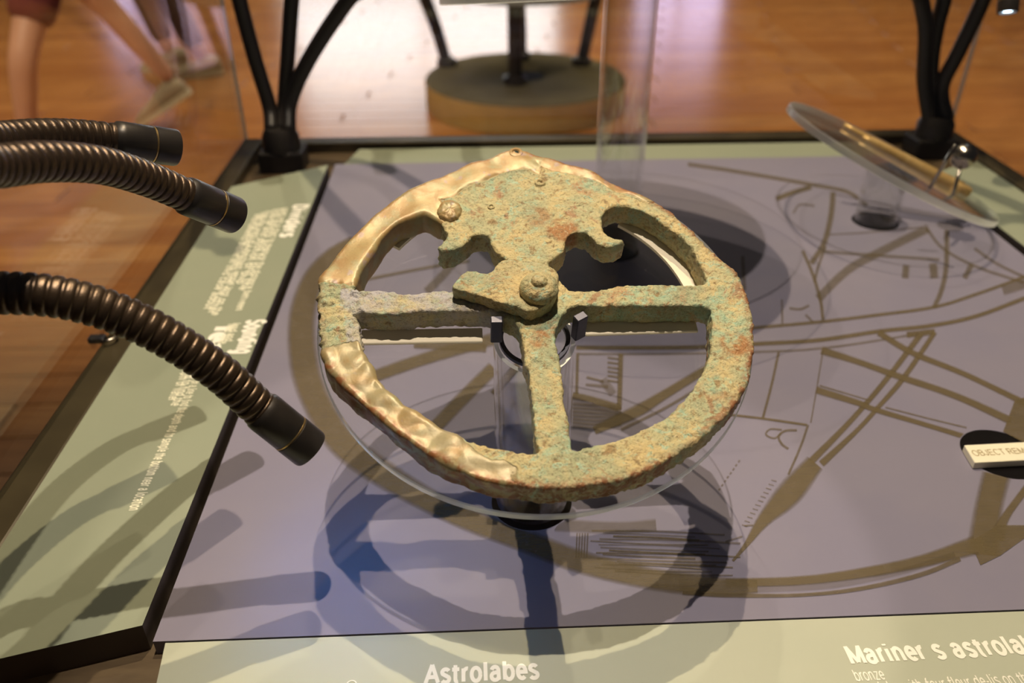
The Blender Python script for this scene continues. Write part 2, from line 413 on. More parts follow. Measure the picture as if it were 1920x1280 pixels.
def plank_material():
    m, nt, out = new_mat('polished_floor_board')
    oi = nt.nodes.new('ShaderNodeObjectInfo')
    vec = coords(nt, 'Object', (1.2, 16, 1))
    g = noise_n(nt, vec, 3.0, 5, 0.6, 0.4)
    c = mixc(nt, oi.outputs['Random'], (0.34, 0.135, 0.038), (0.50, 0.235, 0.072))
    c = mixc(nt, ramp(nt, g, 0.3, 0.75), c, (0.26, 0.098, 0.028))
    p = N(nt, 'ShaderNodeBsdfPrincipled', Roughness=0.24); p.inputs['Specular IOR Level'].default_value = 0.55
    nt.links.new(c, p.inputs['Base Color']); nt.links.new(p.outputs[0], out.inputs[0])
    return m
MAT['plank'] = plank_material()
MAT['subfloor'] = surf('floor_boards_far', (0.30, 0.12, 0.035), (0.40, 0.18, 0.055), 3, 0.25, stretch=(0.4, 8, 1))
MAT['wall'] = surf('warm_plaster', (0.42, 0.30, 0.20), (0.46, 0.33, 0.22), 2, 0.8)
MAT['window_glow'] = glow('daylight_window', (0.95, 0.97, 1.0), 5.0)
MAT['window_glow_violet'] = glow('violet_lit_window', (0.72, 0.62, 1.0), 4.0)
MAT['drum_top'] = surf('olive_stone', (0.085, 0.072, 0.038), (0.10, 0.085, 0.045), 8, 0.9, spec=0.1)
MAT['drum_side'] = surf('ochre_drum_side', (0.40, 0.27, 0.08), (0.46, 0.31, 0.095), 6, 0.9, spec=0.1)
MAT['plinth'] = surf('pale_maple', (0.58, 0.40, 0.20), (0.62, 0.44, 0.23), 4, 0.5, stretch=(1, 1, 6))
MAT['skin'] = surf('warm_skin', (0.62, 0.34, 0.22), (0.58, 0.31, 0.20), 6, 0.5)
MAT['red_cloth'] = surf('dark_red_cloth', (0.13, 0.018, 0.018), rough=0.9)
MAT['dark_cloth'] = surf('dark_brown_cloth', (0.10, 0.055, 0.03), rough=0.9)
MAT['pale_cloth'] = surf('grey_cloth', (0.35, 0.33, 0.30), rough=0.9)
MAT['hair'] = surf('brown_hair', (0.05, 0.03, 0.02), rough=0.6)
MAT['shoe'] = surf('beige_shoe', (0.40, 0.33, 0.22), (0.34, 0.27, 0.17), 8, 0.7)
MAT['sole'] = surf('cream_sole', (0.62, 0.55, 0.38), rough=0.6)

# ---------------------------------------------------------------- setting
FLOOR = -0.85
fl = part('floor', box('floor', -7, 8, -2, 13, FLOOR - 0.08, FLOOR - 0.012), MAT['subfloor'], kind='structure')
pl = box('floor_plank', -1.195, 1.195, -0.067, 0.067, -0.006, 0.006, 0.002); pl.materials.append(MAT['plank'])
for r in range(60):
    y = 0.9 + r * 0.138
    off = (r * 0.83) % 2.4
    for k in range(-3, 4):
        x = -0.2 + off + k * 2.4
        hw = 0.75 * (y + 0.6)
        if abs(x) - 1.2 > hw or x < -6 or x > 6.8: continue
        o = part('floor_plank', pl, None, fl)
        o.location = (x, y, FLOOR - 0.006)
wallb = part('wall_back', box('wall_back', -7, 8, 12.6, 12.8, FLOOR, 3.4), MAT['wall'], kind='structure')
def window(n, x0, x1, z0, z1, mat):
    fr = 0.08; y = 12.56
    v, f = [], []
    for b in ((x0 - fr, x1 + fr, y, y + .035, z1, z1 + fr), (x0 - fr, x1 + fr, y, y + .035, z0 - fr, z0),
              (x0 - fr, x0, y, y + .035, z0, z1), (x1, x1 + fr, y, y + .035, z0, z1), ((x0 + x1) / 2 - .03, (x0 + x1) / 2 + .03, y, y + .035, z0, z1)):
        bv, bf = box_vf(*b); k = len(v); v += bv; f += [tuple(i + k for i in q) for q in bf]
    o = part('window_%d' % n, mesh('window', v, f), MAT['plinth'], kind='structure')
    part('pane', box('pane', x0, x1, y + .012, y + .024, z0, z1), mat, o)
window(1, -2.6, 1.2, 0.0, 1.7, MAT['window_glow'])
window(2, 2.35, 3.6, -0.2, 0.9, MAT['window_glow_violet'])
window(3, -5.2, -4.3, -0.3, 0.6, MAT['window_glow_violet'])

# ---------------------------------------------------------------- display case
X0, X1, Y0, Y1 = -0.381, 0.806, 0.215, 1.345
case = thing('display_case', 'low square glass display case with dark olive rails and a brown deck', 'display case', ((X0 + X1) / 2, (Y0 + Y1) / 2, FLOOR))
part('deck', box('deck', X0 + .03, X1 - .03, Y0 + .03, Y1 - .03, -0.03, -0.012), MAT['deck'], case, 'brown deck under the panels')
rw = 0.031
for (a, b, c, d) in ((X0, X0 + rw, Y0, Y1), (X1 - rw, X1, Y0, Y1), (X0 + rw, X1 - rw, Y0, Y0 + rw), (X0 + rw, X1 - rw, Y1 - rw, Y1)):
    part('rail', box('rail', a, b, c, d, -0.045, 0.004, 0.003), MAT['rail'], case)
part('pedestal', box('pedestal', 0.0, 0.43, 0.55, 1.02, FLOOR, -0.03, 0.006), MAT['edge'], case)
g = 0.005; GH = 0.72
for (a, b, c, d) in ((X0 + .002, X0 + .002 + g, Y0 + .008, Y1 - .008), (X1 - .002 - g, X1 - .002, Y0 + .008, Y1 - .008),
                     (X0 + .002, X1 - .002, Y1 - .002 - g, Y1 - .002), (X0 + .002, X1 - .002, Y0 + .002, Y0 + .002 + g)):
    part('glass_pane', box('glass_pane', a, b, c, d, 0.004, GH), MAT['glass'], case)
for (a, b) in ((X0 + .005, Y1 - .005), (X1 - .005, Y1 - .005)):
    part('glass_corner_seam', box('glass_corner_seam', a - .0022, a + .0022, b - .0022, b + .0022, 0.004, GH), MAT['acrylic_edge'], case, 'pale vertical glass seam')
p = at(222, 636, 0.006)
v, f = box_vf(X0 - .012, X0 + .004, p.y - .005, p.y + .005, 0.004, 0.010)
cl = part('glass_clip', bevelled('glass_clip', v, f, .001), MAT['clip'], case, 'small grey glass clip')
lp = [Vector((X0 + .006 + .010 * math.sin(a), p.y + .009 * math.cos(a), .010)) for a in np.linspace(0, math.pi, 9)]
part('clip_loop', sweep('clip_loop', lp, 0.0015, 8), MAT['steel'], cl)

# ------ violet chart panel with four mounting holes
def panel_with_holes(name, x0, x1, y0, y1, z0, z1, holes):
    c = bpy.data.curves.new('tmp', 'CURVE'); c.dimensions = '2D'; c.fill_mode = 'BOTH'; c.extrude = (z1 - z0) / 2
    def spl(pts):
        s = c.splines.new('POLY'); s.points.add(len(pts) - 1); s.use_cyclic_u = True
        for q, (a, b) in zip(s.points, pts): q.co = (a, b, 0, 1)
    spl([(x0, y0), (x1, y0), (x1, y1), (x0, y1)])
    for (hx, hy, r) in holes: spl([(hx + r * math.cos(t), hy + r * math.sin(t)) for t in np.linspace(0, 2 * math.pi, 48, endpoint=False)])
    o = bpy.data.objects.new('tmp', c); col.objects.link(o)
    m = evaluated_mesh(o); bpy.data.objects.remove(o); bpy.data.curves.remove(c)
    m.transform(Matrix.Translation((0, 0, (z0 + z1) / 2))); m.materials.clear(); m.name = name
    return m
AX, AY = 0.0365, 0.4760                       # foot of the stand under the astrolabe
UX, UY = 0.1655, 0.912                        # tall stand behind it
RX, RY = 0.523, 0.983                         # stand at the right rear
SX, SY = 0.4335, 0.5155                       # empty place with the sign
HOLES = [(AX, AY, .0312), (UX, UY, .0312), (RX, RY, .0295), (SX, SY, .0320)]
PX0, PX1, PY0, PY1 = -0.2165, 0.662, 0.3575, 1.228
chart = thing('chart_panel', 'large square violet panel printed with a sepia drawing, in the middle of the case', 'panel', ((PX0 + PX1) / 2, (PY0 + PY1) / 2, -.012))
part('board', panel_with_holes('board', PX0, PX1, PY0, PY1, -.012, 0.0, HOLES), MAT['chart'], chart)
for (hx, hy, r) in HOLES:
    part('mounting_hole', lathe('mounting_hole', [(r, -.0004), (r, -.0115), (0, -.0115)], Matrix.Translation((hx, hy, 0))), MAT['black'], chart, 'round black mounting hole')

# ------ the sepia drawing on it: brush strokes with soft edges, a hair above the paper
iv, jf, ink = [], [], []
level = [0]
def stroke(px, wpx, dens=1.0, soft=0.35, spline=True, taper=False):
    """px: list of photograph pixels traced on the panel; wpx stroke width there"""
    if hasattr(wpx, '__len__'): ws = list(wpx)
    else: ws = [wpx] * len(px)
    per = 6 if spline and len(px) > 2 else 1
    P2 = catmull([(q[0], q[1], w_) for q, w_ in zip(px, ws)], per) if len(px) > 2 else [Vector((*px[0], ws[0])), Vector((*px[1], ws[1]))]
    level[0] += 1
    z = 0.0003 + 0.000004 * level[0]
    W = [at(q.x, q.y) for q in P2]
    n0 = len(iv)
    for i, q in enumerate(P2):
        a = P2[max(i - 1, 0)]; b = P2[min(i + 1, len(P2) - 1)]
        t = Vector((b.x - a.x, b.y - a.y)); t.normalize(); nn = Vector((-t.y, t.x))
        hw = q.z / 2
        en = 1.0
        if taper and (i == 0 or i == len(P2) - 1): en = 0.2
        for s, d in ((-1 - soft, 0), (-1 + soft * .5, dens), (1 - soft * .5, dens), (1 + soft, 0)):
            w_ = at(q.x + nn.x * hw * s, q.y + nn.y * hw * s)
            iv.append((min(max(w_.x, PX0 + .001), PX1 - .001), min(max(w_.y, PY0 + .001), PY1 - .001), z)); ink.append(d * en)
    for i in range(len(P2) - 1):
        for k in range(3):
            jf.append((n0 + i * 4 + k, n0 + i * 4 + k + 1, n0 + i * 4 + k + 5, n0 + i * 4 + k + 4))
def blob(px, dens=1.0):
    level[0] += 1; z = 0.0003 + 0.000004 * level[0]
    n0 = len(iv)
    for q in px:
        w_ = at(*q); iv.append((w_.x, w_.y, z)); ink.append(dens)
    jf.append(tuple(range(n0, n0 + len(px))))
# right rear, the fine rigging lines
stroke([(1290, 308), (1383, 322), (1521, 346), (1589, 360), (1625, 386)], 6, .8)
stroke([(1455, 373), (1490, 360), (1521, 351)], 8, .9)
stroke([(1562, 360), (1558, 404), (1545, 456), (1521, 494)], 9, .8)
stroke([(1505, 470), (1524, 515), (1538, 562), (1543, 600)], 5, .9)
stroke([(1548, 462), (1534, 500), (1527, 530)], 4, .8)
stroke([(1534, 560), (1589, 507), (1655, 470), (1741, 428)], 14, .62)
stroke([(1545, 472), (1644, 479), (1761, 487)], 5, .6)
stroke([(1555, 440), (1624, 436), (1730, 426)], 3, .5)
stroke([(1527, 386), (1500, 384), (1487, 400)], 4, .5)
stroke([(1737, 428), (1768, 466), (1830, 500), (1920, 530)], 5, .6)
stroke([(1827, 466), (1870, 495), (1930, 524)], 5, .6)
stroke([(1400, 616), (1534, 604), (1651, 590), (1751, 576), (1830, 552), (1930, 516)], 5.5, .9)
stroke([(1080, 652), (1240, 652), (1340, 650), (1417, 645), (1534, 638), (1651, 621), (1744, 611), (1830, 593), (1930, 556)], 7, .95)
stroke([(1085, 664), (1240, 664), (1417, 660), (1521, 655), (1624, 642), (1744, 622)], 4, .55)
stroke([(1880, 545), (1930, 530)], 16, .55)
stroke([(1466, 562), (1467, 607)], 3, .7); stroke([(1480, 578), (1500, 580), (1517, 573)], 4, .7); stroke([(1510, 590), (1524, 604)], 4, .6)
stroke([(1775, 432), (1774, 500), (1765, 545), (1751, 577)], 8, .75)
stroke([(1699, 497), (1697, 522)], 11, .7); stroke([(1749, 494), (1752, 522)], 13, .7); stroke([(1822, 496), (1808, 522)], 9, .7)
stroke([(1392, 480), (1396, 545)], 6, .6)
# mast and braces
stroke([(1700, 628), (1753, 622)], 10, .9)
stroke([(1727, 626), (1663, 710), (1597, 787), (1520, 866)], [10, 9, 9, 12], 1)
stroke([(1753, 623), (1693, 710), (1647, 763), (1607, 807), (1540, 870)], [8, 9, 8, 8, 12], 1)
stroke([(1528, 868), (1480, 925), (1432, 975), (1400, 1020), (1374, 1052)], [30, 40, 22, 9, 4], 1)
stroke([(1647, 624), (1713, 663), (1809, 702), (1930, 760)], [10, 10, 9, 10], 1)
stroke([(1540, 657), (1613, 680), (1685, 706), (1793, 743), (1895, 789)], [13, 10, 11, 11, 13], 1)
stroke([(1530, 731), (1613, 757), (1640, 768), (1747, 800), (1806, 818)], [12, 10, 9, 8, 9], 1)
stroke([(1537, 723), (1627, 750)], 2.5, .8); stroke([(1660, 764), (1750, 787), (1812, 802)], 2.5, .8)
stroke([(1460, 660), (1447, 720), (1430, 785)], 4, .95); stroke([(1543, 657), (1531, 730), (1520, 793)], 2.2, .8)
stroke([(1515, 797), (1500, 840), (1478, 890)], 4, .8)
stroke([(1360, 777), (1430, 785), (1513, 797)], 4, .95)
stroke([(1466, 806), (1444, 805), (1436, 815), (1452, 822), (1464, 812)], 3, .8)
stroke([(1494, 807), (1472, 808), (1460, 819), (1466, 833), (1478, 842)], 4, .8)
for k in range(8):
    a = k / 8; stroke([(1387 - 42 * a, 863 + 60 * a), (1387 - 42 * (a + .07), 863 + 60 * (a + .07))], 3, .6)
for k in range(12):
    a = k / 12; stroke([(1446 - 60 * a, 900 + 92 * a), (1456 - 60 * a, 903 + 92 * a)], 2, .6)
stroke([(1412, 985), (1396, 986)], 3, .6); stroke([(1360, 1016), (1392, 1006)], 3, .6)
# right hub
blob([(1902, 752), (1935, 740), (1935, 845), (1880, 815)], .95)
stroke([(1868, 890), (1852, 960), (1843, 1040)], [44, 44, 52], 1)
stroke([(1930, 908), (1886, 968), (1868, 1010)], [12, 14, 26], 1)
blob([(1819, 1016), (1870, 985), (1935, 985), (1920, 1010), (1875, 1042), (1838, 1060)], .95)
# the great curved band
stroke([(1830, 1022), (1725, 1053), (1613, 1075), (1500, 1089), (1361, 1093)], [30, 20, 17, 15, 14], 1)
stroke([(1800, 1048), (1725, 1078), (1613, 1104), (1500, 1116), (1361, 1116), (1280, 1108)], [8, 8, 7, 6, 8, 12], .85)
stroke([(1790, 1040), (1690, 1072), (1560, 1098), (1420, 1106)], 10, .3)
stroke([(1420, 1100), (1361, 1101), (1236, 1088), (1096, 1056), (978, 1012), (880, 975), (791, 932), (705, 880), (640, 828), (597, 760), (572, 690), (566, 600), (585, 530), (620, 484), (662, 450)],
       [20, 30, 34, 36, 36, 36, 38, 44, 46, 46, 46, 42, 36, 28, 14], .95)
for k in range(16):
    y = 1000 + 5.0 * k + random.uniform(-2, 2); x0 = 1100 + random.uniform(0, 60); x1 = 1300 + random.uniform(0, 90)
    stroke([(x0, y - 4), ((x0 + x1) / 2, y + random.uniform(-3, 3)), (x1, y + 4)], random.uniform(2, 4), random.uniform(.45, .9))
for k in range(5): stroke([(1082 + 5 * k, 1000), (1080 + 5 * k, 1046)], 2.5, .7)
stroke([(1040, 985), (1160, 990), (1230, 985)], 20, .5)
# beams seen through the openings of the instrument
stroke([(690, 710), (800, 672), (925, 636)], 20, .95); stroke([(926, 690), (870, 745), (812, 806)], 22, .95)
stroke([(972, 684), (948, 712), (925, 740)], 12, .85); stroke([(776, 646), (850, 650), (912, 654)], 13, .85)
stroke([(670, 528), (750, 512), (820, 499), (880, 490)], 5, .8); stroke([(868, 470), (836, 510), (800, 548)], 14, .6)
stroke([(1083, 662), (1081, 740)], 5, .9); stroke([(1164, 664), (1161, 768)], 8, .95)
for y in (673, 682, 691, 699, 707, 716): stroke([(1139, y - 2), (1160, y + 1)], 3.4, .8)
stroke([(1100, 708), (1132, 716)], 4, .8); stroke([(1098, 722), (1140, 726)], 5, .6); stroke([(1130, 712), (1150, 740)], 14, .45)
stroke([(1073, 742), (1110, 750), (1161, 765)], 11, .95)
for k in range(7): stroke([(1074, 758 + 7 * k), (1120, 761 + 7 * k), (1165, 766 + 5 * k)], 5.0, .55)
stroke([(1325, 692), (1240, 744), (1193, 772), (1114, 808)], [13, 16, 20, 14], 1)
stroke([(1335, 712), (1250, 764), (1165, 806)], 5, .7)
for i, (x, y, z) in enumerate(iv):                                  # no ink over the open holes
    for (hx, hy, r) in HOLES:
        d = math.hypot(x - hx, y - hy)
        if 1e-6 < d < r + .0006:
            k = (r + .0006) / d; iv[i] = (hx + (x - hx) * k, hy + (y - hy) * k, z)
m = bpy.data.meshes.new('printed_drawing'); m.from_pydata(iv, [], jf)
at_ = m.attributes.new('ink', 'FLOAT', 'POINT'); at_.data.foreach_set('value', ink); m.update()
part('printed_drawing', m, MAT['ink'], chart, 'sepia brush drawing of beams and a great curved band')

# ------ label boards round it
def flat_text(body, size, origin, ang, z, mat, parent, name='text_line', bold=.13, fit=None, label=None):
    m = text_mesh(body, size * .72, bold)
    if fit:
        s = fit / max(1e-6, width(m)); m.transform(Matrix.Diagonal((s, 1, 1, 1)))
    m.transform(Matrix.Translation((origin[0], origin[1], z)) @ Matrix.Rotation(ang, 4, 'Z'))
    return part(name, m, mat, parent, label)
def label_board(pts, z0, z1, label, mat, edge=True):
    cx = sum(q[0] for q in pts) / 4; cy = sum(q[1] for q in pts) / 4
    t = thing('label_board', label, 'panel', (cx, cy, z0), 'sage green label boards round the chart')
    mm = slab('board', pts, z0, z1)
    mm.materials.append(mat); mm.materials.append(MAT['edge'])
    for p_ in mm.polygons:
        if abs(p_.normal.z) < .5 and edge: p_.material_index = 1
    part('board', mm, None, t)
    return t
ZL = 0.012
Lp = [at(290, 1171, ZL), at(622, 309, ZL), at(437, 350, ZL), at(-60, 1236, ZL)]
xl = -0.2215; xo = -0.3445
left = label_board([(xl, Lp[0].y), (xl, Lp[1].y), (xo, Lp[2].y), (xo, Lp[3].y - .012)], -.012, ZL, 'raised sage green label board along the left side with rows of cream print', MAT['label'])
# text on the left board is read from the left side: lines run towards the viewer
def left_line(u0, v0, u1, v1, size, body, bold=.20, mat='letter_dim', name='text_line'):
    a = at(u0, v0, ZL); b = at(u1, v1, ZL)
    flat_text(body, size, (a.x, a.y), -math.pi / 2, ZL + .0002, MAT[mat], left, name, bold, fit=a.y - b.y)
left_line(553, 384, 524, 446, .024, 'Dividers', .30, 'letter', 'heading')
for i, (u0, v0, u1, v1) in enumerate([(532, 390, 430, 583), (522, 391, 442, 545), (512, 393, 436, 533), (497, 396, 390, 592), (488, 399, 382, 588), (478, 402, 376, 580)]):
    left_line(u0, v0, u1, v1, .0112, ['used with a chart to measure the distance between', 'two points and to plot the', 'course and position of ship', 'from the wreck of a merchant vessel lost on the', 'reef and raised by divers with the other', 'instruments shown in this case about'][i])
left_line(466, 600, 436, 664, .024, 'Sounding', .30, 'letter', 'heading')
left_line(404, 614, 352, 712, .024, 'leads', .30, 'letter', 'heading')
left_line(437, 606, 420, 640, .0112, 'lead and'); left_line(428, 608, 405, 645, .0112, 'lead base')
left_line(356, 690, 312, 762, .0112, 'used to find the'); left_line(346, 690, 300, 752, .0112, 'depth of water')
left_line(372, 690, 209, 958, .0112, 'lowered on a line to find the depth and to sample the bottom near a location')
YF = 0.3568
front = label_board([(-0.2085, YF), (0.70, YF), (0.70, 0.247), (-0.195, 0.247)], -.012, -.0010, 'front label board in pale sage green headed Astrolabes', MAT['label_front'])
ZF = -.0007
def front_line(u0, v0, u1, size, body, bold, mat, name, rot=0.012):
    a = at(u0, v0, ZF); b = at(u1, v0, ZF)
    flat_text(body, size, (a.x, a.y), rot, ZF, MAT[mat], front, name, bold, fit=b.x - a.x)
front_line(797, 1281, 1016, .0182, 'Astrolabes', .225, 'letter', 'heading', 0.012)
front_line(1597, 1244, 1992, .0180, 'Mariner s astrolabe', .225, 'letter', 'heading', 0.028)
front_line(1606, 1276, 1663, .0108, 'bronze', .12, 'letter', 'text_line', 0.02)
front_line(1605, 1302, 2010, .0108, 'Astrolabe with four fleur de-lis on the front', .12, 'letter', 'text_line', 0.028)
cc = at(659, 1284, ZF)
part('copyright_ring', lathe('copyright_ring', [(.0034, 0), (.0028, 0), (.0028, .0002), (.0034, .0002)], Matrix.Translation((cc.x, cc.y, ZF)), 24, closed=True), MAT['letter'], front, 'small cream ring of a printed mark')
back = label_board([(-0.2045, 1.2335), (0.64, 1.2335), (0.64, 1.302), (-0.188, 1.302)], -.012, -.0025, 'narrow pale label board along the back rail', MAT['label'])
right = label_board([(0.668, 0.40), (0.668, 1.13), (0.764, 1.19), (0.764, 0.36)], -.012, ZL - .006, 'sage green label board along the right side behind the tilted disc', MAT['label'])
def right_line(u0, v0, length, size, body):
    a = at(u0, v0, ZL - .006); flat_text(body, size, (a.x, a.y - length), math.pi / 2, ZL - .0058, MAT['letter_dim'], right)
right_line(1875, 405, .30, .010, 'pair of brass dividers for use with a chart')
right_line(1916, 405, .30, .010, 'found with the astrolabes in the stern')

# ---------------------------------------------------------------- acrylic stands
AST = Vector((0.0381, 0.4794, 0.1805))                       # centre of the astrolabe's face
n_ = Vector((0.0105998, -0.34458812, 0.93869413)); ex = Vector((0.99994382, 0.00365257, -0.00995061)); ey = n_.cross(ex)
MA = Matrix.Identity(4)
for i in range(3): MA[i][0], MA[i][1], MA[i][2], MA[i][3] = ex[i], ey[i], n_[i], AST[i]
def loc(u, v, h=0.0):
    """photograph pixel -> (a, b) in the plane of the astrolabe's face, h above it"""
    d = Vector(ROT @ np.array([u - 960.0, 640.0 - v, -F])); c = AST + n_ * h
    t = (c - Vector(CAM)).dot(n_) / d.dot(n_); q = Vector(CAM) + d * t - c
    return (q.dot(ex), q.dot(ey))

def acrylic_disc(t, M4, R, th):
    b = .0008
    mm = lathe('disc', [(R - b, th / 2), (R, th / 2 - b), (R, -th / 2 + b), (R - b, -th / 2)], M4, 128, True)
    mm.materials.append(MAT['acrylic']); mm.materials.append(MAT['acrylic_edge'])
    ax = (M4.to_3x3() @ Vector((0, 0, 1))).normalized()
    for p_ in mm.polygons:
        if abs(p_.normal.dot(ax)) < .95: p_.material_index = 1
    return part('disc', mm, None, t, 'clear acrylic disc')
def acrylic_tube(t, x, y, R, plane_pt, plane_n, z0=-.011):
    """upright open tube cut off at its top by the slanting disc"""
    S = 64; v, f = [], []
    for r in (R, R - .0028):
        for top in (0, 1):
            for k in range(S):
                a = 2 * math.pi * k / S; px_, py_ = x + r * math.cos(a), y + r * math.sin(a)
                z = z0 if not top else plane_pt.z - ((px_ - plane_pt.x) * plane_n.x + (py_ - plane_pt.y) * plane_n.y) / plane_n.z
                v.append((px_, py_, z))
    for k in range(S):
        k2 = (k + 1) % S
        f += [(k, k2, S + k2, S + k), (2 * S + k, 3 * S + k, 3 * S + k2, 2 * S + k2), (S + k, S + k2, 3 * S + k2, 3 * S + k), (k, 2 * S + k, 2 * S + k2, k2)]
    mm = mesh('tube', v, f, True); sharpen(mm, 40)
    mm.materials.append(MAT['tube']); mm.materials.append(MAT['acrylic_edge'])
    for i, p_ in enumerate(mm.polygons):
        if i % 4 == 2: p_.material_index = 1
    return part('tube', mm, None, t, 'clear acrylic tube')
TH = .0068
DC = MA @ Vector((0, 0, -.0245))
stand = thing('acrylic_stand', 'clear acrylic tube and tilted disc carrying the corroded bronze astrolabe', 'stand', (AX, AY, -.011), 'clear acrylic tube stands')
acrylic_disc(stand, MA @ Matrix.Translation((0, 0, -.0245)), .1478, TH)
acrylic_tube(stand, AX, AY, .0280, DC - n_ * (TH / 2), n_)
part('dark_ring', lathe('dark_ring', [(.0245, .0), (.0215, .0), (.0215, -.003), (.0245, -.003)], MA @ Matrix.Translation((-.001, -.012, -.0278)), 48, closed=True), MAT['clip'], stand, 'dark ring at the top of the tube')  # thin dark ring just under the disc, inside the tube's outline
def local_box(cx, cy, cz, sx, sy, sz, rot=0, b=.0006):
    v, f = box_vf(-sx / 2, sx / 2, -sy / 2, sy / 2, -sz / 2, sz / 2)
    mm = bevelled('box', v, f, b, 1)
    mm.transform(MA @ Matrix.Translation((cx, cy, cz)) @ Matrix.Rotation(rot, 4, 'Z')); return mm
a, b = loc(931, 593, .001); part('clip', local_box(a, b - .003, -.009, .0078, .006, .0215), MAT['clip'], stand)
a, b = loc(1088, 587, .001); part('clip', local_box(a, b - .003, -.009, .0086, .006, .0215, .55), MAT['clip'], stand)
hz = -.0205
l0 = loc(676, 645, hz); l1 = loc(905, 637, hz)
part('felt_pad', local_box((l0[0] + l1[0]) / 2, l0[1] + .0055, hz, l1[0] - l0[0], .012, .0024), MAT['pad'], stand, 'cream felt strip under the left spoke')
r0 = loc(1097, 629, hz); r1 = loc(1306, 611, hz)
part('felt_pad', local_box((r0[0] + r1[0]) / 2, r0[1] + .0065, hz, r1[0] - r0[0], .012, .0024, .02), MAT['pad'], stand, 'cream felt strip under the right spoke')
def arc_pad(a0, a1, ri, ro, z0, z1, label):
    v, f = [], []
    n = 24
    for i in range(n + 1):
        t = math.radians(a0 + (a1 - a0) * i / n)
        for (r, z) in ((ri, z0), (ro, z0), (ro, z1), (ri, z1)): v.append(MA @ Vector((r * math.cos(t), r * math.sin(t), z)))
    for i in range(n):
        for k in range(4): f.append((i * 4 + k, i * 4 + (k + 1) % 4, (i + 1) * 4 + (k + 1) % 4, (i + 1) * 4 + k))
    f += [(3, 2, 1, 0), tuple(n * 4 + k for k in range(4))]
    part('felt_pad', mesh('felt_pad', v, f), MAT['pad'], stand, label)
arc_pad(6, 52, .1090, .1300, -.0216, -.0190, 'cream felt arc under the right rim')
arc_pad(126, 146, .1152, .1300, -.0216, -.0190, 'cream felt arc under the left rim')

# stand at the right rear, leaning to the right
th = 0.42; Rn = Vector((math.sin(th), 0.0, math.cos(th)))
MR = frame_on((RX, RY, 0.082), Rn)
rst = thing('acrylic_stand', 'clear acrylic tube and disc leaning to the right at the right rear', 'stand', (RX, RY, -.011), 'clear acrylic tube stands')
acrylic_disc(rst, MR, .1455, .009)
acrylic_tube(rst, RX, RY, .0268, Vector((RX, RY, .082)) - Rn * .0045, Rn)
# tall stand behind the astrolabe, leaning away
tb = 0.17; Un = Vector((-.04, math.sin(tb), math.cos(tb))).normalized()
UC = Vector((UX, UY, 0.297)); MU = frame_on(UC, Un)
ust = thing('acrylic_stand', 'tall clear acrylic tube with a disc leaning to the back, behind the astrolabe', 'stand', (UX, UY, -.011), 'clear acrylic tube stands')
acrylic_disc(ust, MU, .200, TH)
acrylic_tube(ust, UX, UY, .0285, UC - Un * (TH / 2), Un)

# ---------------------------------------------------------------- the astrolabe
outer = [(965, 281), (985, 283), (1010, 293), (1060, 308), (1110, 323), (1150, 342), (1195, 362), (1235, 382), (1265, 402), (1290, 425), (1315, 450), (1335, 470), (1358, 490), (1382, 510), (1397, 540), (1405, 570), (1413, 610), (1414, 645), (1410, 680), (1402, 715), (1388, 745), (1365, 775), (1335, 805), (1300, 832), (1260, 858), (1215, 882), (1170, 898), (1120, 908), (1070, 914), (1020, 916), (970, 910), (930, 905), (900, 897), (860, 882), (820, 860), (780, 834), (740, 805), (700, 772), (665, 742), (640, 718), (618, 692), (606, 660), (599, 610), (597, 570), (598, 535), (606, 512), (625, 488), (650, 455), (680, 428), (700, 405), (730, 383), (760, 363), (800, 343), (825, 333), (850, 320), (880, 308), (910, 301), (935, 290)]
ul = [(668, 545), (666, 535), (676, 504), (697, 472), (716, 444), (744, 419), (779, 404), (797, 401), (813, 408), (826, 416), (835, 432), (838, 445), (828, 456), (821, 464), (833, 470), (851, 466), (872, 457), (880, 449), (891, 441), (907, 439), (919, 446), (924, 463), (935, 476), (951, 487), (957, 505), (950, 530), (930, 543), (904, 547), (847, 545), (810, 543), (760, 552), (735, 546), (691, 544)]
ur = [(1324, 531), (1325, 522), (1319, 508), (1297, 466), (1272, 441), (1241, 416), (1210, 397), (1185, 389), (1160, 386), (1141, 391), (1131, 402), (1129, 416), (1132, 431), (1141, 442), (1154, 447), (1170, 449), (1163, 456), (1147, 461), (1132, 460), (1119, 454), (1110, 444), (1097, 436), (1083, 434), (1066, 441), (1061, 454), (1057, 469), (1041, 482), (1029, 493), (1036, 508), (1046, 522), (1056, 531), (1068, 540), (1091, 544), (1122, 543), (1141, 538), (1179, 533), (1235, 533), (1300, 535)]
ll = [(666, 586), (710, 588), (763, 587), (779, 583), (826, 582), (904, 582), (922, 585), (946, 592), (967, 604), (977, 622), (981, 647), (987, 684), (993, 710), (998, 756), (1004, 819), (1007, 847), (960, 845), (926, 840), (891, 831), (857, 817), (826, 801), (791, 782), (763, 766), (735, 742), (710, 713), (697, 694), (686, 672), (679, 650), (673, 616), (669, 600)]
lr = [(1329, 576), (1272, 572), (1226, 573), (1179, 572), (1122, 573), (1097, 572), (1079, 573), (1066, 578), (1054, 591), (1046, 604), (1042, 616), (1044, 647), (1050, 678), (1054, 703), (1056, 747), (1063, 775), (1069, 819), (1074, 842), (1101, 839), (1135, 830), (1179, 816), (1226, 794), (1263, 771), (1294, 737), (1313, 706), (1326, 678), (1332, 647), (1334, 616), (1333, 598)]
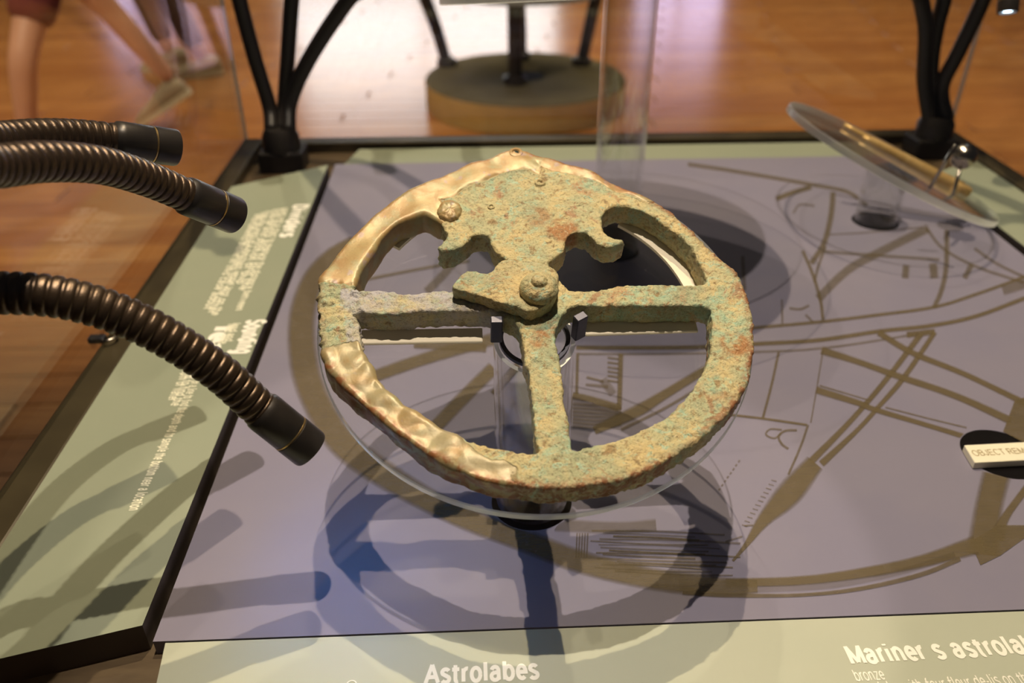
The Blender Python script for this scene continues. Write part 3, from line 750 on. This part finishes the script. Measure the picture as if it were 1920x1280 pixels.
def densify(pts, step=.0016):
    P = [Vector((*q, 0)) for q in pts]; P2 = [P[-1]] + P + [P[0], P[1]]
    out = []
    for i in range(1, len(P) + 1):
        a, b, c, d = P2[i - 1], P2[i], P2[i + 1], P2[i + 2]
        k = max(2, int((c - b).length / step))
        for j in range(k):
            t = j / k
            q = 0.5 * ((2 * b) + (c - a) * t + (2 * a - 5 * b + 4 * c - d) * t * t + (3 * b - a - 3 * c + d) * t ** 3)
            out.append((q.x + .0004 * noise.noise(q * 330), q.y + .0004 * noise.noise(q * 330 + Vector((9, 3, 1)))))
    return out
def plate(name, loops, z0, z1, bevel, voxel):
    c = bpy.data.curves.new('tmp', 'CURVE'); c.dimensions = '2D'; c.fill_mode = 'BOTH'
    c.extrude = (z1 - z0) / 2 - bevel; c.bevel_depth = bevel; c.bevel_resolution = 2; c.offset = -bevel
    for pts in loops:
        s = c.splines.new('POLY'); s.points.add(len(pts) - 1); s.use_cyclic_u = True
        for q, (a, b) in zip(s.points, pts): q.co = (a, b, 0, 1)
    o = bpy.data.objects.new('tmp', c); col.objects.link(o)
    m = evaluated_mesh(o); bpy.data.objects.remove(o); bpy.data.curves.remove(c)
    m.transform(Matrix.Translation((0, 0, (z0 + z1) / 2))); m.materials.clear()
    bm = bmesh.new(); bm.from_mesh(m); bmesh.ops.remove_doubles(bm, verts=bm.verts, dist=1e-5); bm.to_mesh(m); bm.free()
    o = bpy.data.objects.new('tmp', m); col.objects.link(o)
    md = o.modifiers.new('r', 'REMESH'); md.mode = 'VOXEL'; md.voxel_size = voxel
    m2 = evaluated_mesh(o); bpy.data.objects.remove(o); m2.name = name
    return m2
def sstep(a, b, x):
    t = min(1.0, max(0.0, (x - a) / (b - a))); return t * t * (3 - 2 * t)
def near(x, y, cx, cy, r): return 1 - sstep(r * .6, r, math.hypot(x - cx, y - cy))
def patina(m, scale=1.0, rim=None):
    """weathered relief and the masks that the bronze material reads"""
    n = len(m.vertices)
    gold = np.zeros(n); cool = np.zeros(n); rust = np.zeros(n); edge = np.zeros(n); tone = np.zeros(n)
    norms = [v.normal.copy() for v in m.vertices]
    for i, v in enumerate(m.vertices):
        p = v.co.copy(); x, y, z = p
        if rim is not None:
            ang = math.degrees(math.atan2(y, x)) % 360; r = math.hypot(x, y)
            R = np.interp(ang, rim[0], rim[1]); d = R - r                      # distance in from the outer edge
            wob = .004 * noise.noise(p * 60)
            gd = 0.0
            if 78 < ang < 178:
                wd = .022 if ang < 125 else .040
                gd = sstep(wd + wob + .003, wd + wob - .003, d) * sstep(78, 92, ang) * sstep(176.5, 172, ang)
            if 35 < ang < 92: gd = max(gd, sstep(.010 + wob + (ang - 60) * .0002, .006 + wob, d) * sstep(35, 55, ang))
            if 193 < ang < 268:
                wd = np.interp(ang, [193, 215, 240, 268], [.022, .027, .020, .008])
                gd = max(gd, sstep(wd + wob + .002, wd + wob - .002, d) * sstep(193, 200, ang) * sstep(267, 255, ang))
            gold[i] = gd
            tone[i] = 1.0 if 185 < ang < 275 else 0.0
            if -0.13 < x < -0.045 and abs(y + .003) < .012: cool[i] = 1.0
            if 180 < ang < 215 and d > .016: cool[i] = .8
            rust[i] = max(near(x, y, .022, .062, .014), near(x, y, .005, .075, .012) * .7, near(x, y, .125, -.042, .012), near(x, y, .108, -.085, .010) * .8, near(x, y, -.001, -.035, .009))
            edge[i] = sstep(.006, .001, d) * (1 if 200 < ang < 300 or ang < 90 or ang > 320 else .4)
            # lumps of the wax-like golden crust, fine crust elsewhere
            lump = noise.noise(p * 42) * .0022 + noise.noise(p * 85 + Vector((5, 1, 2))) * .0006
            if 190 < ang < 268: lump += abs(noise.noise(p * 70 + Vector((1, 7, 3)))) * .0022 - .0005
            crust = noise.noise(p * 230) * .0009 + noise.noise(p * 520) * .0006 + noise.noise(p * 60) * .0008
            if 165 < ang < 195 and d < .03: crust *= 2.2
            disp = gd * (lump + .0012) + (1 - gd) * crust
        else:
            disp = scale * (noise.noise(p * 260) * .0008 + noise.noise(p * 600) * .0005 + noise.noise(p * 90) * .0008)
            edge[i] = 0.25 * (0.5 + noise.noise(p * 90))
        v.co = p + norms[i] * disp
    for nm, arr in (('gold', gold), ('cool', cool), ('rust', rust), ('edge', edge), ('tone', tone)):
        a_ = m.attributes.new(nm, 'FLOAT', 'POINT'); a_.data.foreach_set('value', np.clip(arr, 0, 1).astype(np.float32))
    for p_ in m.polygons: p_.use_smooth = True
    m.update()
    return m
astro = thing('mariners_astrolabe', 'corroded bronze wheel-shaped astrolabe with golden and green patina lying on a clear tilted disc', 'astrolabe', matrix=MA)
lo = [loc(*q) for q in outer]
rim_a = [(math.degrees(math.atan2(b, a)) % 360, math.hypot(a, b)) for a, b in densify(lo)]
rim_a.sort(); rim = (np.array([q[0] for q in rim_a]), np.array([q[1] for q in rim_a]))
body = plate('wheel', [densify(lo)] + [densify([loc(*q) for q in L]) for L in (ul, ur, ll, lr)], -.0185, 0.0, .0016, .00105)
part('wheel', patina(body, rim=rim), MAT['bronze'], astro, 'cast bronze wheel with four openings and a fleur-de-lis crown')
arm_px = [(848, 538), (862, 518), (876, 507), (895, 508), (913, 510), (922, 507), (935, 491), (963, 485), (997, 489), (1022, 495), (1044, 510), (1048, 528), (1046, 545), (1036, 561), (1026, 571), (1008, 580), (991, 582), (975, 577), (963, 572), (935, 567), (904, 555), (872, 546)]
arm = plate('sighting_arm', [densify([loc(*q, h=.0105) for q in arm_px])], .0004, .0105, .0010, .0009)
part('sighting_arm', patina(arm, 1.0), MAT['bronze'], astro, 'broken stub of the sighting arm')
def dome(name, px, h0, prof, sc=1.0, squash=(1, 1), vox=None):
    a, b = loc(*px, h=h0)
    mm = lathe(name, prof, Matrix.Translation((a, b, h0)) @ Matrix.Diagonal((squash[0], squash[1], 1, 1)), 40)
    bm = bmesh.new(); bm.from_mesh(mm); bmesh.ops.subdivide_edges(bm, edges=bm.edges[:], cuts=2, use_grid_fill=True); bm.to_mesh(mm); bm.free()
    patina(mm, sc); part(name, mm, MAT['bronze'], astro); return mm
dome('pivot_pin', (1010, 546), .0100, [(.0126, 0), (.0128, .003), (.0122, .0055), (.0100, .0082), (.0070, .0096), (.0056, .0100), (.0048, .0116), (.0030, .0128), (0, .0131)], .55)
nm = dome('corrosion_nugget', (843, 398), -.0006, [(.0090, 0), (.0092, .0012), (.0080, .0032), (.0055, .0044), (.0030, .0048), (0, .0049)], .7, (1.0, 1.15))
nm.attributes['gold'].data.foreach_set('value', np.ones(len(nm.vertices), dtype=np.float32))
a, b = loc(967, 288)
ey_ = lathe('suspension_eye', [(.0022, .0014), (.0030, .0022), (.0050, .0018), (.0066, -.002), (.0022, -.002)], Matrix.Translation((a, b, 0)), 32, closed=True)
patina(ey_, .25); ey_.attributes['gold'].data.foreach_set('value', np.ones(len(ey_.vertices), dtype=np.float32))
part('suspension_eye', ey_, MAT['bronze'], astro, 'small golden eye at the top')
part('eye_hole', lathe('eye_hole', [(.0023, .0012), (0, .0012)], Matrix.Translation((a, b, 0)), 24), surf('dark_green_hole', (0.01, 0.04, 0.03), rough=.7), astro, 'dark green hole of the eye')
for (u, v, r) in ((1012, 342, .0032), (921, 388, .0022), (912, 308, .0032), (948, 318, .0022)):
    a, b = loc(u, v)
    o_ = lathe('blister', [(r * .5, .0003), (r * .75, .0010), (r * 1.1, .0008), (r * 1.5, -.001), (r * .5, -.001)], Matrix.Translation((a, b, 0)), 24, closed=True)
    patina(o_, .2); part('blister', o_, MAT['bronze'], astro)

# bronze plate on the tall stand (its lower edge and shadow are what is seen)
pts = [(.165 * math.cos(t) * (1 + .02 * math.sin(3 * t)), .165 * math.sin(t)) for t in np.linspace(0, 2 * math.pi, 72, endpoint=False)]
pm = slab('bronze_plate', pts, .0035, .0155, .002); pm.transform(MU); pm.materials.append(MAT['bronze'])
tag(part('bronze_plate', pm, None), 'round solid bronze plate on the tall leaning stand, mostly above the picture', 'plate')

# ---------------------------------------------------------------- dividers on the right stand
dv = thing('dividers', 'slim brass dividers with a round dark head lying on the right tilted disc', 'dividers', matrix=MR @ Matrix.Translation((0, 0, .0045)))
iR = (MR @ Matrix.Translation((0, 0, .0045))).inverted()
def onR(u, v, h=0.0):
    d = Vector(ROT @ np.array([u - 960.0, 640.0 - v, -F])); c = MR @ Vector((0, 0, .0045 + h))
    t = (c - Vector(CAM)).dot(Rn) / d.dot(Rn); return iR @ (Vector(CAM) + d * t)
hd = Vector((.104, -.006, .004))
def leg_mesh(tip, w0):
    path = [hd.lerp(tip, t) for t in np.linspace(0, 1, 14)]
    return sweep('leg', path, [w0 * (1.25 - .85 * t) for t in np.linspace(0, 1, 14)], 10)
part('leg', leg_mesh(Vector((-.045, .070, .0035)), .0065), MAT['brass'], dv)
part('leg', leg_mesh(Vector((-.030, .038, .0035)), .0065), MAT['brass'], dv)
part('hinge_plate', lathe('hinge_plate', [(.014, .0), (.014, .008), (.011, .010), (0, .010)], Matrix.Translation(hd - Vector((0, 0, .004))), 28), MAT['brass'], dv)
# steel ball and two pegs that hold them
pb = onR(1743, 353); pc = onR(1787, 366)
qq = MR @ Matrix.Translation((0, 0, .0045)) @ pb; up = aty(1792, 271, qq.y - .012)
part('peg', sweep('peg', [qq, qq.lerp(up, .5), up], .0022, 10), MAT['steel'], rst, 'thin shiny retaining peg')
bp = iR @ aty(1806, 293, .985 - .04)
dk = part('ball_finial', lathe('ball_finial', [(.0001, -.0155)] + [(.0155 * math.cos(a), .0155 * math.sin(a)) for a in np.linspace(-1.4, 1.4, 15)] + [(.0001, .0155)], MR @ Matrix.Translation((0, 0, .0045)) @ Matrix.Translation(bp), 28), MAT['steel'], rst, 'dark shiny ball on a thin peg')
b0 = MR @ Matrix.Translation((0, 0, .0045)) @ bp
foot = MR @ Matrix.Translation((0, 0, .0045)) @ pc
part('peg', sweep('peg', [foot, foot.lerp(b0, .5), b0], .0022, 10), MAT['steel'], rst, 'thin shiny peg under the ball')

# ---------------------------------------------------------------- sign over the empty hole
sa = at(1808, 834, .007); sb = at(1828, 867, .007)
sg = thing('sign_plate', 'small cream sign reading OBJECT REMOVED lying across the empty black hole', 'sign', (sa.x + .06, (sa.y + sb.y) / 2, 0))
dx = sb.x - sa.x
sp = [(sb.x, sb.y), (sb.x + .115, sb.y + .004), (sa.x + .118, sa.y + .004), (sa.x, sa.y)]
part('plate', slab('plate', sp, 0.0004, .007, .0004), surf('cream_plastic', (.92, .86, .66), rough=.45), sg)
mm = text_mesh('OBJECT REMOVED', .0068, .11); s = .064 / width(mm); mm.transform(Matrix.Diagonal((s, 1, 1, 1)))
mm.transform(Matrix.Translation((sb.x + .0040, sb.y + .0080, .0072)) @ Matrix.Rotation(.035, 4, 'Z'))
part('lettering', mm, MAT['sepia'], sg, 'brown capitals')

# ---------------------------------------------------------------- gooseneck lamps
def lamp_head(t, tip, d, r=.0127, L=.037, bright=False):
    """tip: centre of the open end, d: direction the lamp points"""
    d = Vector(d).normalized(); Mh = frame_on(tip, d, (0, 0, 1) if abs(d.z) < .9 else (1, 0, 0))
    prof = [(r * .80, -L - .006), (r * .98, -L - .003), (r * 1.0, -L), (r * 1.0, -L * .48), (r * .985, -L * .47), (r * .985, -L * .44), (r * 1.02, -L * .43), (r * 1.02, -.0012), (r * .99, 0), (r * .78, 0), (r * .76, -.004), (0, -.004)]
    h = part('lamp_head', lathe('lamp_head', prof, Mh, 40), MAT['head'], t, 'smooth black lamp head')
    part('groove_ring', lathe('groove_ring', [(r * .98, -L * .475), (r * 1.012, -L * .47), (r * 1.012, -L * .445), (r * .98, -L * .44)], Mh, 40, closed=True), MAT['groove'], h, 'thin brass line')
    part('lens', lathe('lens', [(r * .75, -.0035), (r * .5, -.0022), (0, -.0018)], Mh, 32), MAT['lens'] if bright else MAT['lens_dim'], h, 'glowing lens')
def gooseneck(pts, r, pitch=.0061):
    path, _ = resample(catmull(pts, 24), pitch / 8)
    rad = [r * (0.935 if i % 8 in (0, 1) else (1.0 if i % 8 in (2, 7) else 1.02)) for i in range(len(path))]
    m = sweep('flexible_neck', path, rad, 24)
    sharpen(m, 38)
    return m
def goose_lamp(label, pts, base, r=.0119):
    t = thing('gooseneck_lamp', label, 'lamp', base, 'gooseneck lamps reaching in from the left')
    tip, prev = pts[-1], pts[-2]
    d = (tip - prev).normalized()
    a_ = pts[0]; b_ = pts[0] * 2 - pts[1]
    neck = [base + Vector((0, 0, .03)), base + Vector((-.004, .004, .09)), (base + Vector((-.002, .012, .16))).lerp(b_, .45), b_.lerp(base + Vector((0, 0, .24)), .25)] + pts[:-1] + [tip - d * .040]
    part('flexible_neck', gooseneck(neck, r), MAT['neck'], t, 'ribbed dark bronze neck')
    part('socket', lathe('socket', [(.018, 0), (.018, .02), (.0135, .032), (0, .032)], Matrix.Translation(base), 28), MAT['head'], t)
    lamp_head(t, tip, d)
tip1 = aty(582, 842, .405)
g1 = [aty(-90, 556, .385), aty(0, 549, .390), aty(110, 557, .395), aty(215, 586, .40), aty(315, 634, .402), aty(410, 697, .404), aty(480, 760, .405), tip1]
goose_lamp('lowest and nearest of the gooseneck lamps, its head ending just left of the astrolabe', g1, Vector((-.330, .268, -.012)), .0113)
tip2 = aty(440, 404, .535)
g2 = [aty(-90, 322, .37), aty(0, 311, .40), aty(90, 303, .43), aty(190, 310, .462), aty(280, 337, .492), aty(350, 367, .512), tip2]
goose_lamp('middle gooseneck lamp, its head hanging over the left label board', g2, Vector((-.330, .310, -.012)), .0108)
tip3 = aty(329, 277, .58)
g3 = [aty(-90, 268, .45), aty(0, 262, .49), aty(80, 255, .52), aty(160, 256, .545), aty(235, 264, .56), tip3]
goose_lamp('highest gooseneck lamp, nearly level and partly hidden behind the middle one', g3, Vector((-.290, .268, -.012)), .0108)

def cluster(label, px, stems, heads):
    c = at(*px, 0.004)
    t = thing('lamp_cluster', label, 'lamp', (c.x, c.y, -.012))
    bx = .034
    part('mounting_base', box('mounting_base', c.x - bx, c.x + bx, c.y - bx * .8, c.y + bx * .8, -.012, .020, .004), MAT['stem'], t)
    part('collar', lathe('collar', [(.028, .018), (.028, .040), (.022, .052), (0, .052)], Matrix.Translation((c.x, c.y, 0)), 32), MAT['stem'], t)
    for pts, (hx, aim, br) in zip(stems, heads):
        P = [Vector((c.x + pts[0][0], c.y + pts[0][1], .045))] + [aty(u, v, y) for (u, v, y) in pts[1:]]
        tip = hx; d = (aim - tip).normalized()
        P += [tip - d * .10 + Vector((0, 0, .03)), tip - d * .036]
        path, _ = resample(catmull(P, 16), .008)
        part('stem', sweep('stem', path, .0112, 16), MAT['stem'], t)
        lamp_head(t, tip, d, .0125, .034, br)
V = Vector
cluster('cluster of three black lamp stems fanning up from the left rear corner', (532, 296),
        [[(-.012, 0), (505, 200, 1.275), (478, 110, 1.27), (449, 0, 1.26), (420, -130, 1.22)],
         [(.004, .006), (533, 200, 1.29), (540, 100, 1.29), (547, 0, 1.28), (560, -140, 1.24)],
         [(.014, -.004), (545, 190, 1.275), (580, 110, 1.27), (652, 0, 1.25), (740, -110, 1.20)]],
        [(V((-.20, .98, .60)), V((-.1, .6, 0)), False), (V((-.08, 1.02, .62)), V((0, .6, 0)), False), (V((.02, 1.05, .60)), V((.1, .8, 0)), False)])
cluster('three black lamp stems rising from the right rear corner, one with a lit tip', (1744, 272),
        [[(-.012, 0), (1733, 150, 1.27), (1736, 60, 1.26), (1727, 0, 1.25), (1700, -130, 1.2)],
         [(.000, .008), (1746, 130, 1.29), (1757, 50, 1.28), (1770, 0, 1.27), (1800, -140, 1.24)],
         [(.014, -.004), (1766, 165, 1.275), (1800, 92, 1.265), (1843, 0, 1.25), (1880, -110, 1.2)]],
        [(V((.52, 1.02, .60)), V((.35, .8, 0)), False), (V((.74, 1.05, .64)), V((.6, .8, 0)), False), (aty(1889, 24, 1.10), aty(1889, 24, 1.10) + V((-.01, -.18, -.4)), True)])

_d = (tip1 - g1[-2]).normalized()
spot('lamp_glow', tip1 + _d * .001, tip1 + _d, .26, (.14, .42, 1.0), 165, .5, .006)

# ---------------------------------------------------------------- another display stand across the room
ZT = FLOOR + .15
bc = at(985, 142, ZT)
far = thing('far_display_stand', 'round stone drum with curved black rods across the room behind the case', 'stand', (bc.x, bc.y, FLOOR))
Rd = (at(1172, 142, ZT) - at(797, 142, ZT)).length / 2
dm = lathe('drum_base', [(Rd * .99, FLOOR), (Rd, FLOOR + .01), (Rd, ZT - .012), (Rd - .012, ZT), (0.11, ZT), (0.10, ZT - .004), (0, ZT - .004)], Matrix.Translation((bc.x, bc.y, 0)), 72)
dm.materials.append(MAT['drum_side']); dm.materials.append(MAT['drum_top'])
for p_ in dm.polygons:
    if p_.normal.z > .5: p_.material_index = 1
part('drum_base', dm, None, far)
part('centre_recess', lathe('centre_recess', [(.10, ZT + .0005), (0, ZT + .0008)], Matrix.Translation((bc.x, bc.y, 0)), 40), MAT['black'], far, 'dark round recess')
def far_rod(u0, v0, chain, r0, r1):
    f0 = at(u0, v0, ZT)
    P = [f0] + [aty(u, v, f0.y + dy) for (u, v, dy) in chain]
    path = catmull(P, 8)
    part('rod', sweep('rod', path, list(np.linspace(r0, r1, len(path))), 14), MAT['stem'], far, 'curved black rod')
    part('rod_foot', lathe('rod_foot', [(r0 * 1.7, 0), (r0 * 1.7, .03), (r0, .045), (0, .045)], Matrix.Translation(f0), 20), MAT['stem'], far)
far_rod(838, 122, [(820, 60, -.02), (798, 0, -.05), (770, -70, -.10), (760, -120, -.12)], .032, .036)
far_rod(966, 156, [(966, 80, -.0), (966, 0, -.0), (966, -60, 0), (966, -120, .05)], .036, .042)
far_rod(1090, 120, [(1103, 60, -.02), (1117, 0, -.05), (1140, -70, -.1), (1160, -120, -.12)], .032, .036)
far_rod(978, 110, [(978, 60, .02), (975, 0, .02), (972, -100, 0)], .028, .030)
uz = aty(960, 12, bc.y - .42).z
part('underside_plate', lathe('underside_plate', [(.05, uz + .03), (.40, uz + .012), (.42, uz), (0, uz - .005)], Matrix.Translation((bc.x - .02, bc.y, 0)), 48), MAT['stem'], far, 'dark round underside')

# ---------------------------------------------------------------- people passing behind on the left
def skinned(name, joints, bones, mat, parent, sub=2, root=0, label=None):
    m = bpy.data.meshes.new('tmp'); m.from_pydata([tuple(j[0]) for j in joints], bones, [])
    o = bpy.data.objects.new('tmp', m); col.objects.link(o)
    md = o.modifiers.new('s', 'SKIN')
    sd = m.skin_vertices[0].data
    for i, j in enumerate(joints):
        rr = j[1] if hasattr(j[1], '__len__') else (j[1], j[1]); sd[i].radius = rr; sd[i].use_root = (i == root)
    s2 = o.modifiers.new('u', 'SUBSURF'); s2.levels = sub; s2.render_levels = sub
    mm = evaluated_mesh(o); bpy.data.objects.remove(o); mm.name = name; mm.materials.clear()
    for p_ in mm.polygons: p_.use_smooth = True
    return part(name, mm, mat, parent, label)
def shoe(parent, heel, toe, lift=0.0):
    heel = V(heel); toe = V(toe); d = toe - heel; Ld = d.length; d.normalize()
    up = V((0, 0, 1)); up = (up - d * up.dot(d)).normalized(); s = d.cross(up)
    def ring(t, wd, h0, h1): 
        c = heel + d * (Ld * t); return [c + s * (wd * math.cos(a)) + up * ((h0 + h1) / 2 + (h1 - h0) / 2 * math.sin(a)) for a in np.linspace(0, 2 * math.pi, 14, endpoint=False)]
    rings = [ring(-.06, .024, .018, .070), ring(.02, .038, .012, .105), ring(.22, .042, .012, .112), ring(.45, .044, .012, .088), ring(.7, .050, .012, .066), ring(.9, .044, .012, .050), ring(1.0, .024, .014, .036)]
    v = [p_ for r_ in rings for p_ in r_]; f = []
    for i in range(len(rings) - 1):
        for k in range(14): f.append((i * 14 + k, i * 14 + (k + 1) % 14, (i + 1) * 14 + (k + 1) % 14, (i + 1) * 14 + k))
    f += [tuple(range(14)), tuple((len(rings) - 1) * 14 + k for k in range(14))]
    so = part('shoe', mesh('shoe', v, f, True), MAT['shoe'], parent)
    out = []
    for t, wd in ((-.07, .026), (0, .040), (.25, .044), (.5, .046), (.72, .053), (.9, .047), (1.02, .024)):
        for sg_ in (-1, 1): out.append(heel + d * (Ld * t) + s * wd * sg_)
    L_ = [out[i] for i in range(0, 14, 2)] + [out[i] for i in range(13, 0, -2)]
    n = len(L_); v = [q_ for q_ in L_] + [q_ + up * .026 for q_ in L_]
    f = [tuple(range(n)), tuple(range(n, 2 * n))] + [(i, (i + 1) % n, n + (i + 1) % n, n + i) for i in range(n)]
    part('sole', mesh('sole', v, f), MAT['sole'], so)
def person(label, hip, kneeA, ankA, toeA, kneeB, ankB, toeB, facing, shirt, trousers, long_legs):
    t = thing('person', label, 'person', (hip.x, hip.y, FLOOR), None)
    fwd = V((*facing, 0)).normalized(); sd = V((fwd.y, -fwd.x, 0))
    hl, hr = hip + sd * .09, hip - sd * .09
    chest = hip + V((0, 0, .36)) + fwd * .02; neck = hip + V((0, 0, .53)) + fwd * .02; head = hip + V((0, 0, .66)) + fwd * .05; crown = hip + V((0, 0, .77)) + fwd * .04
    sl, sr = chest + sd * .17 + V((0, 0, .10)), chest - sd * .17 + V((0, 0, .10))
    el, er = sl + V((0, 0, -.29)) + sd * .04 - fwd * .06, sr + V((0, 0, -.29)) - sd * .04 + fwd * .06
    wl, wr = el + V((0, 0, -.22)) + fwd * .08, er + V((0, 0, -.20)) + fwd * .14
    J = [(hip, (.145, .115)), (hip + V((0, 0, .16)), (.13, .10)), (chest, (.155, .11)), (neck, .055), (head, (.078, .095)), (crown, (.06, .07)),
         (hl, .095), (kneeA, .060), (kneeA.lerp(ankA, .35), .058), (ankA, .040), (hr, .095), (kneeB, .060), (kneeB.lerp(ankB, .35), .058), (ankB, .040),
         (sl, .055), (el, .040), (wl, .028), (sr, .055), (er, .040), (wr, .028)]
    B = [(0, 1), (1, 2), (2, 3), (3, 4), (4, 5), (0, 6), (6, 7), (7, 8), (8, 9), (0, 10), (10, 11), (11, 12), (12, 13), (2, 14), (14, 15), (15, 16), (2, 17), (17, 18), (18, 19)]
    # hand stubs with fingers
    for (wq, eq, base_i) in ((wl, el, 16), (wr, er, 19)):
        dd = (wq - eq).normalized(); pa = wq + dd * .06; J.append((pa, (.034, .018))); k0 = len(J) - 1; B.append((base_i, k0))
        for i in range(4):
            q0 = pa + dd * .035 + fwd * (.020 * (i - 1.5)); q1 = q0 + dd * (.045 + .008 * (1 - abs(i - 1.3))); J.append((q0, .009)); J.append((q1, .007)); B.append((k0, len(J) - 2)); B.append((len(J) - 2, len(J) - 1))
        q0 = wq + dd * .03 + fwd * .035; J.append((q0, .010)); J.append((q0 + dd * .035 + fwd * .012, .008)); B.append((base_i, len(J) - 2)); B.append((len(J) - 2, len(J) - 1))
    skinned('body', J, B, MAT['skin'], t)
    c = hip
    skinned('shirt', [(c + V((0, 0, .02)), (.165, .135)), (c + V((0, 0, .16)), (.15, .12)), (chest, (.175, .13)), (chest + V((0, 0, .13)), (.09, .08)), (sl, .075), (sl.lerp(el, .55), .062), (sr, .075), (sr.lerp(er, .55), .062)],
            [(0, 1), (1, 2), (2, 3), (2, 4), (4, 5), (2, 6), (6, 7)], shirt, t)
    ka = 1.0 if long_legs else .62
    def leg(hh, kn, an): return [(hh, .115), (hh.lerp(kn, .62), .092), (kn, .078), (kn.lerp(an, .85), .066)] if long_legs else [(hh, .115), (hh.lerp(kn, .42), .110), (hh.lerp(kn, .78), .098)]
    la, lb = leg(hl, kneeA, ankA), leg(hr, kneeB, ankB); n = len(la)
    skinned('trousers' if long_legs else 'shorts', [(c, (.16, .13)), (c + V((0, 0, .10)), (.155, .125))] + la + lb,
            [(0, 1), (0, 2)] + [(2 + i, 3 + i) for i in range(n - 1)] + [(0, 2 + n)] + [(2 + n + i, 3 + n + i) for i in range(n - 1)], trousers, t)
    hr_ = [(head - fwd * .03 + V((0, 0, .03)), (.088, .088)), (crown + V((0, 0, -.005)) - fwd * .015, (.075, .08)), (neck + V((0, 0, .06)) - fwd * .05, .05)]
    skinned('hair', hr_, [(0, 1), (0, 2)], MAT['hair'], t)
    for s_ in (-1, 1):
        e_ = head + fwd * .088 + sd * .033 * s_ + V((0, 0, .01))
        part('eye', lathe('eye', [(.0001, -.012)] + [(.012 * math.cos(a), .012 * math.sin(a)) for a in np.linspace(-1.3, 1.3, 7)] + [(.0001, .012)], Matrix.Translation(e_), 12), MAT['letter'], t)
    skinned('nose', [(head + fwd * .09 + V((0, 0, .005)), .010), (head + fwd * .112 + V((0, 0, -.025)), .013)], [(0, 1)], MAT['skin'], t)
    m0 = head + fwd * .092 + V((0, 0, -.058))
    skinned('mouth', [(m0 - sd * .022, .006), (m0 + fwd * .004, .008), (m0 + sd * .022, .006)], [(0, 1), (1, 2)], MAT['red_cloth'], t)
    for s_ in (-1, 1):
        e_ = head + sd * .085 * s_; skinned('ear', [(e_ + V((0, 0, .022)), .013), (e_ + V((0, 0, -.022)), .010)], [(0, 1)], MAT['skin'], t)
    def sh(an, toe): 
        d_ = (toe - an); hl_ = toe - V((d_.x, d_.y, 0)).normalized() * .26
        hl_.z = an.z - .075; shoe(t, hl_, toe)
    sh(ankA, toeA); sh(ankB, toeB)
footA = at(62, 292, FLOOR)
yA = footA.y
ankA = footA + V((0, 0, .085)); kneeA = aty(42, 110, yA - .02); 
toeB = at(262, 238, FLOOR + .005); yB = toeB.y + .03
ankB = aty(322, 150, yB); kneeB = aty(205, 18, yB - .10)
hip = V(((kneeA.x + kneeB.x) / 2 - .02, (yA + yB) / 2, FLOOR + .93))
kneeA.z = min(kneeA.z, FLOOR + .50)
person('person in dark red shorts striding past at the left, bare legs blurred', hip, kneeA, ankA, footA + V((-.17, .03, .0)), kneeB, ankB, toeB, (-1, .1), MAT['pale_cloth'], MAT['red_cloth'], False)
f2 = at(388, 142, FLOOR); y2 = f2.y
f3 = at(325, 128, FLOOR)
hip2 = V((f2.x - .22, y2 + .12, FLOOR + .93))
person('person in dark brown trousers standing further back at the left', hip2, (f2 + V((-.16, .02, .50))), f2 + V((0, 0, .085)), f2 + V((-.17, -.05, 0)), f3 + V((-.10, 0, .50)), f3 + V((0, 0, .085)), f3 + V((-.17, -.05, 0)), (-1, -.2), MAT['red_cloth'], MAT['dark_cloth'], True)
for o in bpy.data.objects:
    if '_local' in o: del o['_local']
